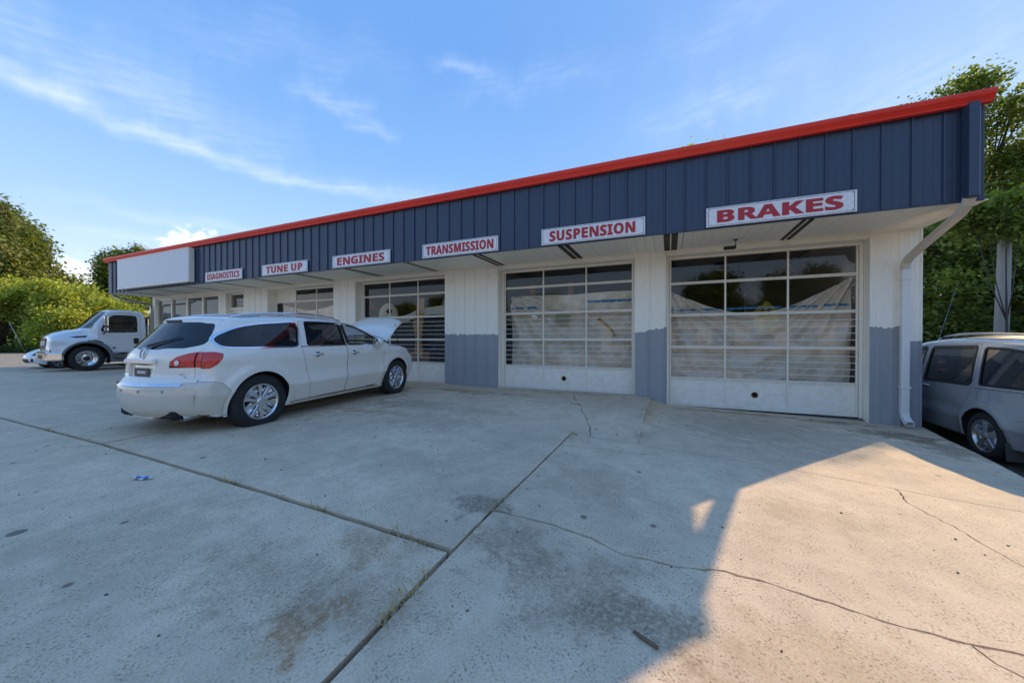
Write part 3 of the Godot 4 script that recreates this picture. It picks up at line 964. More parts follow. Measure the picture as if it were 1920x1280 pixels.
	extrude(fs, prof, Vector3.ZERO, Vector3(1, 0, 0), Vector3(0, 0, 1), Vector3(0, 1, 0), 4.42 - SOFFIT)
	var panel := fin(fs)
	var px := 3.429 - w * 76.0
	while px < 3.5:
		if px > XL:
			var p := part(shop, "fascia_panel", panel, M.navy)
			p.position = Vector3(px, SOFFIT, FASCIA)
		px += w
	box_at(shop, "fascia_end_panel", Vector3(px, SOFFIT, FASCIA - 0.012), Vector3(3.80, 4.42, FASCIA), M.navy, 0.002)
	box_at(shop, "fascia_end_panel", Vector3(XL, SOFFIT, FASCIA - 0.012), Vector3(-20.69, 4.42, FASCIA), M.navy, 0.002)
	box_at(shop, "fascia_backing", Vector3(XL + 0.02, SOFFIT + 0.02, FASCIA - 0.06), Vector3(3.78, 4.40, FASCIA - 0.014), M.dark, 0.0)
	for x in [[3.775, 3.80], [XL, XL + 0.025]]:
		box_at(shop, "fascia_return", Vector3(x[0], SOFFIT + 0.002, WALL), Vector3(x[1], 4.42, FASCIA - 0.013), M.navy, 0.002)
	box_at(shop, "drip_edge", Vector3(XL, SOFFIT - 0.022, FASCIA - 0.02), Vector3(3.80, SOFFIT - 0.001, FASCIA + 0.012), M.navy, 0.004)

	# red gutter along the roof edge
	var gs := S()
	var g := PackedVector2Array([Vector2(FASCIA + 0.03, 4.375), Vector2(FASCIA + 0.095, 4.375), Vector2(FASCIA + 0.102, 4.40), Vector2(FASCIA + 0.118, 4.43), Vector2(FASCIA + 0.14, 4.46), Vector2(FASCIA + 0.148, 4.495), Vector2(FASCIA + 0.148, 4.52), Vector2(FASCIA + 0.136, 4.52), Vector2(FASCIA + 0.134, 4.49), Vector2(FASCIA + 0.03, 4.48)])
	extrude(gs, g, Vector3(XL - 0.06, 0, 0), Vector3(0, 0, 1), Vector3(0, 1, 0), Vector3(1, 0, 0), 3.83 - XL + 0.06)
	var gut := part(shop, "gutter", fin(gs), M.red)
	for k in 8:
		var js := S()
		extrude(js, grow(g, 0.003), Vector3(-19.0 + k * 3.05, 0, 0), Vector3(0, 0, 1), Vector3(0, 1, 0), Vector3(1, 0, 0), 0.06)
		part(gut, "lap_joint", fin(js), M.red)
	box_at(shop, "roof_flashing", Vector3(XL - 0.03, 4.422, FASCIA - 0.3), Vector3(3.82, 4.472, FASCIA + 0.028), M.red, 0.004)
	box_at(shop, "roof", Vector3(XL - 0.02, 4.30, -22.3), Vector3(3.84, 4.420, FASCIA - 0.305), M.roof, 0.01)

	# soffit boards and louvred vents
	var ws := 0.1648
	var board := boxm(Vector3(ws - 0.003, 0.014, 1.325), 0.004)
	var vents := []
	for k in 12:
		vents.append(1.955 - k * 1.934)
	var sx := XL + 0.03
	while sx < 3.76:
		var c := sx + ws / 2.0
		var near := false
		for v: float in vents:
			near = near or absf(c - v) < 0.155
		if not near:
			var o := part(shop, "soffit_board", board, M.soffit)
			o.position = Vector3(c, SOFFIT - 0.009, (WALL + FASCIA) / 2.0 - 0.004)
		sx += ws
	var slat := boxm(Vector3(0.105, 0.006, 1.12), 0.001)
	for v: float in vents:
		var n := Node3D.new()
		n.name = "soffit_vent"
		shop.add_child(n, true)
		n.position = Vector3(v, SOFFIT - 0.006, (WALL + FASCIA) / 2.0)
		for sd in [-1, 1]:
			var o := part(n, "louvre", slat, M.vent)
			o.position = Vector3(sd * 0.065, -0.004, 0)
		for x in [-0.16, 0.0, 0.16]:
			var r := part(n, "vent_rib", boxm(Vector3(0.022 if x == 0.0 else 0.08, 0.012, 1.32), 0.002), M.soffit)
			r.position = Vector3(x, -0.005, 0)
	box_at(shop, "soffit_trim", Vector3(XL + 0.03, SOFFIT - 0.03, WALL + 0.024), Vector3(3.79, SOFFIT - 0.0165, WALL + 0.05), M.trim, 0.003)
	box_at(shop, "soffit_deck", Vector3(XL + 0.02, SOFFIT - 0.001, WALL), Vector3(3.79, SOFFIT + 0.018, FASCIA - 0.062), M.dark, 0.0)

	# the other walls, the floor and the rooms behind the doors
	box_at(shop, "end_wall", Vector3(3.60, -0.45, -22.0), Vector3(3.848, 4.30, WALL - 0.262), M.white_wall, 0.004)
	box_at(shop, "end_wall", Vector3(3.60, SOFFIT + 0.02, WALL - 0.26), Vector3(3.848, 4.30, WALL - 0.003), M.white_wall, 0.004)
	box_at(shop, "end_wall_paint", Vector3(3.80, -0.45, -22.0), Vector3(3.851, 1.27, WALL - 0.262), M.grey_wall, 0.001)
	box_at(shop, "end_wall", Vector3(XL, -0.3, -22.0), Vector3(XL + 0.2, 4.30, WALL - 0.262), M.white_wall, 0.004)
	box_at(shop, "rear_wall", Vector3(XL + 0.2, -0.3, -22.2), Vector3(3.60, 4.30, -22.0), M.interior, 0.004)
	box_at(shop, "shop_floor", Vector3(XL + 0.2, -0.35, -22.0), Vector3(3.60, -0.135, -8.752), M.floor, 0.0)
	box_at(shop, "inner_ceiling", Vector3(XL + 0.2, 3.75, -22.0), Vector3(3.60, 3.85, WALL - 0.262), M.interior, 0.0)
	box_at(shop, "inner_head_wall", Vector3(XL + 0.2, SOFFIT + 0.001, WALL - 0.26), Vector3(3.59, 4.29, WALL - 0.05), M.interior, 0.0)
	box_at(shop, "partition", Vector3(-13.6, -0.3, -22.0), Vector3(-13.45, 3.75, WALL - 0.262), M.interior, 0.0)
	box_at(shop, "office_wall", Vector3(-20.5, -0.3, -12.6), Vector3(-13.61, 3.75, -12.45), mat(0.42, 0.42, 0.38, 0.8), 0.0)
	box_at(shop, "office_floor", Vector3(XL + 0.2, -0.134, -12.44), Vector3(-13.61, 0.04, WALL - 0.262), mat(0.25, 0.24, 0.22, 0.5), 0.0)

	# navy leader box in front of the fascia and the pipe from it down the corner
	var spout := Node3D.new()
	spout.name = "downspout"
	shop.add_child(spout, true)
	box_at(spout, "leader", Vector3(3.562, SOFFIT - 0.01, FASCIA + 0.030), Vector3(3.664, 4.373, FASCIA + 0.19), M.navy, 0.012)
	pipe(spout, "elbow", [Vector3(3.613, 3.16, -6.755), Vector3(3.613, 3.09, -6.79), Vector3(3.612, 2.99, -6.93)], M.spout_tan)
	pipe(spout, "slope_pipe", [Vector3(3.612, 3.00, -6.915), Vector3(3.606, 2.80, -7.55), Vector3(3.60, 2.63, -8.02), Vector3(3.60, 2.57, -8.11), Vector3(3.60, 2.46, -8.125)], M.spout_tan)
	pipe(spout, "wall_pipe", [Vector3(3.60, 2.47, -8.125), Vector3(3.60, 1.2, -8.125), Vector3(3.60, 0.08, -8.125), Vector3(3.60, 0.0, -8.10), Vector3(3.60, -0.06, -8.02), Vector3(3.605, -0.085, -7.96)], M.spout)
	for y in [2.3, 0.5]:
		box_at(spout, "strap", Vector3(3.535, y - 0.015, -8.175), Vector3(3.665, y + 0.015, -8.074), M.spout, 0.003)
	var left := Node3D.new()
	left.name = "downspout"
	shop.add_child(left, true)
	pipe(left, "slope_pipe", [Vector3(-20.62, 3.16, -6.90), Vector3(-20.62, 3.09, -6.93), Vector3(-20.64, 2.98, -7.15), Vector3(-20.66, 2.82, -7.98), Vector3(-20.66, 2.76, -8.11), Vector3(-20.66, 2.6, -8.13), Vector3(-20.66, 0.1, -8.13)], M.steel)

func pipe(parent: Node, called: String, pts: Array, m: Material) -> void:
	# rectangular metal pipe swept in the plane x = const
	var s := S()
	var rings := []
	for k in pts.size():
		var d: Vector3 = (pts[mini(k + 1, pts.size() - 1)] - pts[maxi(k - 1, 0)]).normalized()
		var sidev := Vector3(1, 0, 0)
		var up := sidev.cross(d).normalized()
		var ring := []
		for c in [[-1, -0.8], [-0.8, -1], [0.8, -1], [1, -0.8], [1, 0.8], [0.8, 1], [-0.8, 1], [-1, 0.8]]:
			ring.append(pts[k] + sidev * c[0] * 0.052 + up * c[1] * 0.040)
		rings.append(ring)
	for k in pts.size() - 1:
		for j in 8:
			var j2 := (j + 1) % 8
			face(s, [rings[k][j], rings[k][j2], rings[k + 1][j2], rings[k + 1][j]], (rings[k][j] + rings[k][j2]) / 2.0 - pts[k])
	face(s, rings[0], pts[0] - pts[1])
	part(parent, called, fin(s), m)

func words(text: String, height: float, depth: float, bold := true, stretch := 1.0) -> Mesh:
	var t := TextMesh.new()
	var f := SystemFont.new()
	f.font_names = PackedStringArray(["Droid Sans"])
	f.font_weight = 700 if bold else 400
	var v := FontVariation.new()
	v.base_font = f
	v.variation_embolden = 0.75 if bold else 0.0
	t.font = v
	t.text = text
	t.font_size = 64
	t.pixel_size = height / 46.0
	t.depth = depth
	t.curve_step = 2.0
	return t

func build_signs() -> void:
	var list := ["BRAKES", "SUSPENSION", "TRANSMISSION", "ENGINES", "TUNE UP", "DIAGNOSTICS"]
	for k in list.size():
		var x := 1.527 - k * 2.886
		var z := FASCIA + 0.044
		var t := thing("service_sign", "white sign board reading %s in red letters on the navy fascia" % list[k], "sign", Vector3(x, 3.312, z), 0.0, "service signs along the fascia")
		part(t, "board", boxm(Vector3(1.93, 0.315, 0.022), 0.003), M.sign_white)
		for b in [[0, 0.139, 1.87, 0.006], [0, -0.139, 1.87, 0.006], [-0.935, 0, 0.006, 0.284], [0.935, 0, 0.006, 0.284]]:
			var o := part(t, "border_line", boxm(Vector3(b[2], b[3], 0.002), 0.0), M.sign_line)
			o.position = Vector3(b[0], b[1], 0.0118)
		for c in [[-0.93, 0.125], [0.93, 0.125], [-0.93, -0.125], [0.93, -0.125]]:
			var bs := S(true)
			lathe(bs, [Vector2(0.0, 0.006), Vector2(0.009, 0.005), Vector2(0.011, 0.0)], Vector3(c[0] * 0.985, c[1], 0.011), Vector3(0, 0, 1), 10)
			part(t, "bolt", fin(bs), M.steel)
		var whole: TextMesh = words(list[k], 0.215, 0.006)
		var full := whole.get_aabb()
		var want: float = [1.62, 1.60, 1.72, 1.58, 1.55, 1.70][k]
		var sx := want / full.size.x
		var sy := 0.205 / full.size.y
		var pieces: PackedStringArray = list[k].split(" ")
		for n in pieces.size():
			var m: TextMesh = words(pieces[n], 0.215, 0.006)
			var o := part(t, "lettering", m, M.sign_red)
			o.scale = Vector3(sx, sy, 1.0)
			var lo := m.get_aabb().position
			var left := -want / 2.0 if n == 0 else want / 2.0 - m.get_aabb().size.x * sx
			o.position = Vector3(left - lo.x * sx, -(full.position.y + full.size.y / 2.0) * sy, 0.0135)
	# blank cabinet sign at the far end
	var c := thing("blank_sign_cabinet", "large blank white cabinet sign on the fascia above the office windows", "sign", Vector3(-16.97, 3.77, FASCIA + 0.115))
	part(c, "cabinet", boxm(Vector3(4.9, 1.13, 0.17), 0.012), M.alu)
	var facep := part(c, "sign_face", boxm(Vector3(4.84, 1.07, 0.012), 0.003), worn(mat(0.72, 0.74, 0.78, 0.35), M.fine, Vector3(0.3, 0.3, 0.3)))
	facep.position = Vector3(0, 0, 0.088)
	for y in [-0.55, 0.55]:
		var r := part(c, "retainer", boxm(Vector3(4.9, 0.03, 0.02), 0.004), M.alu)
		r.position = Vector3(0, y, 0.093)

# ------------------------------------------------------------------ vehicles: x forward, y up, z to the vehicle's right
class Body extends RefCounted:
	var e := PackedVector2Array()
	var o := PackedVector2Array()
	var ze := PackedFloat32Array()
	const STEP := 0.02
	var x0 := 0.0
	var y0 := 0.0
	var top := PackedVector2Array()
	var rear := PackedVector2Array()
	var front := PackedVector2Array()
	var width: Callable
	var radius := Vector3.ZERO
	var power := 2.4

	# edge: [x, y, out x, out y] from the rear bottom over the roof to the front bottom; out: how far the middle stands beyond the edge
	func _init(edge: Array, w: Callable, r: Vector3) -> void:
		width = w
		radius = r
		var pe := PackedVector2Array()
		var po := PackedVector2Array()
		for k in edge.size() - 1:
			for j in 10:
				var t := j / 10.0
				var i0 := maxi(k - 1, 0)
				var i3 := mini(k + 2, edge.size() - 1)
				pe.append(Vector2(edge[k][0], edge[k][1]).cubic_interpolate(Vector2(edge[k + 1][0], edge[k + 1][1]), Vector2(edge[i0][0], edge[i0][1]), Vector2(edge[i3][0], edge[i3][1]), t))
				po.append(Vector2(edge[k][2], edge[k][3]).lerp(Vector2(edge[k + 1][2], edge[k + 1][3]), smoothstep(0.0, 1.0, t)))
		pe.append(Vector2(edge[-1][0], edge[-1][1]))
		po.append(Vector2(edge[-1][2], edge[-1][3]))
		var left := 0.0
		for k in pe.size() - 1:
			var len_ := (pe[k + 1] - pe[k]).length()
			while left <= len_:
				e.append(pe[k].lerp(pe[k + 1], left / len_))
				o.append(po[k].lerp(po[k + 1], left / len_))
				left += STEP
			left -= len_
		x0 = 1e9
		y0 = 1e9
		var x1 := -1e9
		var y1 := -1e9
		for p in e:
			x0 = minf(x0, p.x)
			x1 = maxf(x1, p.x)
			y0 = minf(y0, p.y)
			y1 = maxf(y1, p.y)
		x0 -= 0.02
		y0 -= 0.02
		for k in int((x1 - x0) / 0.01) + 4:
			top.append(Vector2(-1e9, 1.0))
		for k in int((y1 - y0) / 0.01) + 4:
			rear.append(Vector2(1e9, 1.0))
			front.append(Vector2(-1e9, 1.0))
		for k in e.size() - 1:
			var d := (e[k + 1] - e[k]).normalized()
			for j in 9:
				var p := e[k].lerp(e[k + 1], j / 8.0)
				var i := int((p.x - x0) / 0.01)
				if p.y > top[i].x:
					top[i] = Vector2(p.y, maxf(absf(d.x), 0.05))
				i = int((p.y - y0) / 0.01)
				if p.x < rear[i].x:
					rear[i] = Vector2(p.x, maxf(absf(d.y), 0.05))
				if p.x > front[i].x:
					front[i] = Vector2(p.x, maxf(absf(d.y), 0.05))
		for p in e:
			ze.append(half(p.x, p.y))

	func bend(d: float, r: float) -> float:
		var u := clampf(d / r, 0.0, 1.0)
		return r * (1.0 - sqrt(maxf(0.0, 1.0 - (1.0 - u) * (1.0 - u))))

	func look(t: PackedVector2Array, at: float) -> Vector2:
		var k := clampi(int(at), 0, t.size() - 2)
		var a := t[k]
		var b := t[k + 1]
		if absf(a.x) > 1e8 or absf(b.x) > 1e8:
			return a if absf(b.x) > 1e8 else b
		return a.lerp(b, clampf(at - k, 0.0, 1.0))

	func half(x: float, y: float) -> float:
		var t := look(top, (x - x0) / 0.01)
		var r := look(rear, (y - y0) / 0.01)
		var f := look(front, (y - y0) / 0.01)
		var cut := 0.0
		if absf(t.x) < 1e8:
			cut = maxf(cut, bend((t.x - y) * t.y, radius.x))
		if absf(r.x) < 1e8:
			cut = maxf(cut, bend((x - r.x) * r.y, radius.y))
		if absf(f.x) < 1e8:
			cut = maxf(cut, bend((f.x - x) * f.y, radius.z))
		return width.call(x, y) - cut

	func side(p: Vector2, sgn: float, inset: float) -> Vector3:
		return Vector3(p.x, p.y, sgn * (half(p.x, p.y) - inset))

	# p = (arc length along the edge, z)
	func loft(p: Vector2, inset: float) -> Vector3:
		var s := clampf(p.x / STEP, 0.0, e.size() - 1.001)
		var k := int(s)
		var t := s - k
		var a := e[k].lerp(e[k + 1], t)
		var d := (e[mini(k + 3, e.size() - 1)] - e[maxi(k - 2, 0)]).normalized()
		var w := lerpf(ze[k], ze[k + 1], t)
		var c := 1.0 - pow(minf(absf(p.y) / w, 1.0), power)
		var q := a + o[k].lerp(o[k + 1], t) * c - Vector2(-d.y, d.x) * inset
		return Vector3(q.x, q.y, p.y)

	func s_y(y: float) -> float:
		for k in e.size():
			if e[k].y >= y:
				return k * STEP
		return 0.0

	func s_x(x: float) -> float:
		var m := 0
		for k in e.size():
			if e[k].y > e[m].y:
				m = k
		if x > e[m].x:
			for k in range(m, e.size()):
				if e[k].x >= x:
					return k * STEP
			return (e.size() - 1) * STEP
		for k in range(m, -1, -1):
			if e[k].x <= x:
				return k * STEP
		return 0.0

	func s_front(y: float) -> float:
		for k in range(e.size() - 1, -1, -1):
			if e[k].y >= y:
				return k * STEP
		return 0.0

	func end() -> float:
		return (e.size() - 1.01) * STEP

	# the whole band of the loft between two arc lengths, out to its edges less some margin
	func band(s0: float, s1: float, margin := 0.0) -> PackedVector2Array:
		var r := PackedVector2Array()
		var l := PackedVector2Array()
		var n := maxi(2, int((s1 - s0) / 0.04))
		for k in n + 1:
			var s := lerpf(s0, s1, float(k) / n)
			var w := ze[clampi(int(s / STEP), 0, ze.size() - 1)] - margin
			r.append(Vector2(s, w))
			l.append(Vector2(s, -w))
		l.reverse()
		r.append_array(l)
		if Geometry2D.is_polygon_clockwise(r):
			r.reverse()
		return r

	func outline(bottom: Array) -> PackedVector2Array:
		var p := e.duplicate()
		for q in bottom:
			p.append(q)
		if Geometry2D.is_polygon_clockwise(p):
			p.reverse()
		return p

func V2(a: Array) -> Array:
	var r := []
	for k in range(0, a.size(), 2):
		r.append(Vector2(a[k], a[k + 1]))
	return r

func shape(a: Array, smooth := 0) -> PackedVector2Array:
	var p: PackedVector2Array = catmull(V2(a), smooth, true) if smooth > 0 else PackedVector2Array(V2(a))
	if Geometry2D.is_polygon_clockwise(p):
		p.reverse()
	return p

func grow(p: PackedVector2Array, d: float) -> PackedVector2Array:
	var q := Geometry2D.offset_polygon(p, d, Geometry2D.JOIN_ROUND if d > 0.01 else Geometry2D.JOIN_MITER)
	return q[0] if q.size() else p

# rear-view polygon (z, y) to loft coordinates, top-view (x, z), front-view (z, y)
func on_rear(b: Body, p: PackedVector2Array) -> PackedVector2Array:
	var r := PackedVector2Array()
	for q in p:
		r.append(Vector2(b.s_y(q.y), q.x))
	if Geometry2D.is_polygon_clockwise(r):
		r.reverse()
	return r

func on_top(b: Body, p: PackedVector2Array) -> PackedVector2Array:
	var r := PackedVector2Array()
	for q in p:
		r.append(Vector2(b.s_x(q.x), q.y))
	if Geometry2D.is_polygon_clockwise(r):
		r.reverse()
	return r

func on_front(b: Body, p: PackedVector2Array) -> PackedVector2Array:
	var r := PackedVector2Array()
	for q in p:
		r.append(Vector2(b.s_front(q.y), q.x))
	if Geometry2D.is_polygon_clockwise(r):
		r.reverse()
	return r

const CELL := Vector2(0.05, 0.045)

func skin(parent: Node, called: String, b: Body, polys: Array, sgn: float, inset: float, m: Material, cell := CELL) -> MeshInstance3D:
	return part(parent, called, patched(polys, cell, func(p: Vector2) -> Vector3: return b.side(p, sgn, inset), Vector3(0, 0, sgn)), m)

func shell(parent: Node, called: String, b: Body, polys: Array, inset: float, m: Material, hint: Vector3, cell := Vector2(0.05, 0.09)) -> MeshInstance3D:
	return part(parent, called, patched(polys, cell, func(p: Vector2) -> Vector3: return b.loft(p, inset), hint), m)

# the wall of a recess: from the surface inwards along a polygon
func recess(parent: Node, called: String, poly: PackedVector2Array, f: Callable, m: Material) -> void:
	var s := S()
	for k in poly.size():
		var a := poly[k]
		var c := poly[(k + 1) % poly.size()]
		face(s, [f.call(a, -0.002), f.call(c, -0.002), f.call(c, 0.03), f.call(a, 0.03)], Vector3(0.1, 1, 0.1))
	part(parent, called, fin(s), m)

func wheel(parent: Node3D, at: Vector3, sgn: float, r: float, rim_r: float, width: float, kind: String) -> Node3D:
	var w := Node3D.new()
	w.name = "wheel"
	parent.add_child(w, true)
	w.position = at
	w.rotation.y = 0.0 if sgn > 0 else PI
	w.rotation.z = 0.35
	if not M.has("tyre_" + kind):
		var h := width / 2.0
		var s := S(true)
		var prof := [Vector2(rim_r, -h * 0.86), Vector2(rim_r + 0.02, -h), Vector2(lerpf(rim_r, r, 0.55), -h * 1.04), Vector2(r - 0.035, -h * 0.97), Vector2(r - 0.010, -h * 0.84)]
		for k in 4:
			var a := lerpf(-0.78, 0.78, k / 4.0)
			var c := lerpf(-0.78, 0.78, (k + 1) / 4.0)
			prof.append_array([Vector2(r, h * (a + 0.03)), Vector2(r, h * (c - 0.05)), Vector2(r - 0.008, h * (c - 0.04)), Vector2(r - 0.008, h * (c + 0.02))])
		prof.append_array([Vector2(r - 0.010, h * 0.84), Vector2(r - 0.035, h * 0.97), Vector2(lerpf(rim_r, r, 0.62), h * 1.035), Vector2(lerpf(rim_r, r, 0.58), h * 1.05), Vector2(lerpf(rim_r, r, 0.3), h * 1.03), Vector2(rim_r + 0.02, h), Vector2(rim_r, h * 0.86)])
		lathe(s, prof, Vector3.ZERO, Vector3(0, 0, 1), 56)
		M["tyre_" + kind] = fin(s)
		var d := S(true)
		lathe(d, [Vector2(0.0, h * 0.05), Vector2(rim_r * 0.86, h * 0.05), Vector2(rim_r * 0.90, h * 0.5), Vector2(rim_r * 0.95, h * 0.84), Vector2(rim_r + 0.006, h * 0.93), Vector2(rim_r + 0.012, h * 0.86)], Vector3.ZERO, Vector3(0, 0, 1), 48)
		M["dish_" + kind] = fin(d)
		var p := S()
		if kind == "truck":
			lathe(p, [Vector2(0.0, h * 0.5), Vector2(0.075, h * 0.5), Vector2(0.085, h * 0.2), Vector2(0.15, h * 0.16), Vector2(0.17, h * 0.3), Vector2(rim_r * 0.93, h * 0.62), Vector2(rim_r * 0.97, h * 0.95)], Vector3.ZERO, Vector3(0, 0, 1), 40)
		else:
			var n := 10 if kind == "suv" else 5
			var wide := 0.026 if kind == "suv" else 0.050
			for k in n:
				var t := TAU * k / n
				var ux := Vector3(cos(t), sin(t), 0)
				var uy := Vector3(-sin(t), cos(t), 0)
				var reach := rim_r * 0.97
				extrude(p, PackedVector2Array([Vector2(0.03, -wide * 0.75), Vector2(reach * 0.6, -wide * 0.8), Vector2(reach, -wide * 1.25), Vector2(reach, wide * 1.25), Vector2(reach * 0.6, wide * 0.8), Vector2(0.03, wide * 0.75)]), Vector3(0, 0, h * 0.52), ux, uy, Vector3(0, 0, 1), h * 0.24)
				extrude(p, PackedVector2Array([Vector2(0.05, -wide * 0.45), Vector2(reach * 0.95, -wide * 0.75), Vector2(reach * 0.95, wide * 0.75), Vector2(0.05, wide * 0.45)]), Vector3(0, 0, h * 0.759), ux, uy, Vector3(0, 0, 1), h * 0.07)
			lathe(p, [Vector2(0.0, h * 0.90), Vector2(0.042, h * 0.88), Vector2(0.058, h * 0.80), Vector2(0.068, h * 0.5)], Vector3.ZERO, Vector3(0, 0, 1), 24)
		M["spokes_" + kind] = fin(p)
	part(w, "tyre", M["tyre_" + kind], M.rubber)
	part(w, "rim", M["dish_" + kind], M.chrome if kind == "suv" else M.steel)
	if kind == "truck":
		var hub := S(true)
		lathe(hub, [Vector2(0.0, width * 0.40), Vector2(0.06, width * 0.38), Vector2(0.095, width * 0.26), Vector2(0.10, width * 0.06)], Vector3.ZERO, Vector3(0, 0, 1), 20)
		for k in 10:
			lathe(hub, [Vector2(0.0, 0.02), Vector2(0.018, 0.018), Vector2(0.022, 0.0)], Vector3(cos(TAU * k / 10.0) * 0.225, sin(TAU * k / 10.0) * 0.225, width * 0.228), Vector3(0, 0, 1), 8)
		part(w, "hub", fin(hub), M.plastic_dark)
	part(w, "spokes", M["spokes_" + kind], M.chrome if kind != "van" else mat(0.62, 0.63, 0.65, 0.25, 0.9))
	var back := S()
	lathe(back, [Vector2(0.0, -0.005), Vector2(rim_r * 0.84, -0.005)], Vector3(0, 0, width * 0.04), Vector3(0, 0, 1), 24)
	part(w, "brake_disc", fin(back), M.plastic_dark)
	return w

func wheel_well(parent: Node3D, b: Body, c: Vector2, r: float, sgn: float) -> void:
	var s := S(true)
	var n := 28
	for k in n:
		var a := lerpf(-0.35, PI + 0.35, float(k) / n)
		var d := lerpf(-0.35, PI + 0.35, float(k + 1) / n)
		var p := c + Vector2(cos(a), sin(a)) * r
		var q := c + Vector2(cos(d), sin(d)) * r
		var zp := b.half(p.x, p.y) - 0.004
		var zq := b.half(q.x, q.y) - 0.004
		face(s, [Vector3(p.x, p.y, sgn * zp), Vector3(q.x, q.y, sgn * zq), Vector3(q.x, q.y, sgn * 0.45), Vector3(p.x, p.y, sgn * 0.45)], Vector3(c.x - p.x, c.y - p.y, 0))
	part(parent, "wheel_well", fin(s), M.plastic_dark)

func seat(parent: Node3D, at: Vector3, m: Material) -> void:
	var s := S()
	box(s, Vector3(0, 0.08, 0), Vector3(0.52, 0.16, 0.5), 0.06)
	box(s, Vector3(-0.26, 0.42, 0), Vector3(0.14, 0.62, 0.48), 0.06, Basis(Vector3(0, 0, 1), 0.18))
	box(s, Vector3(-0.33, 0.83, 0), Vector3(0.10, 0.2, 0.26), 0.05, Basis(Vector3(0, 0, 1), 0.12))
	part(parent, "seat", fin(s), m).position = at

# the SUV's glasshouse is low: heights above the belt line are drawn down to it
func low(a: Array, smooth := 0) -> PackedVector2Array:
	var c := a.duplicate()
	for k in range(1, c.size(), 2):
		if c[k] > 1.17:
			c[k] = 1.17 + (c[k] - 1.17) * 0.76
	return shape(c, smooth)

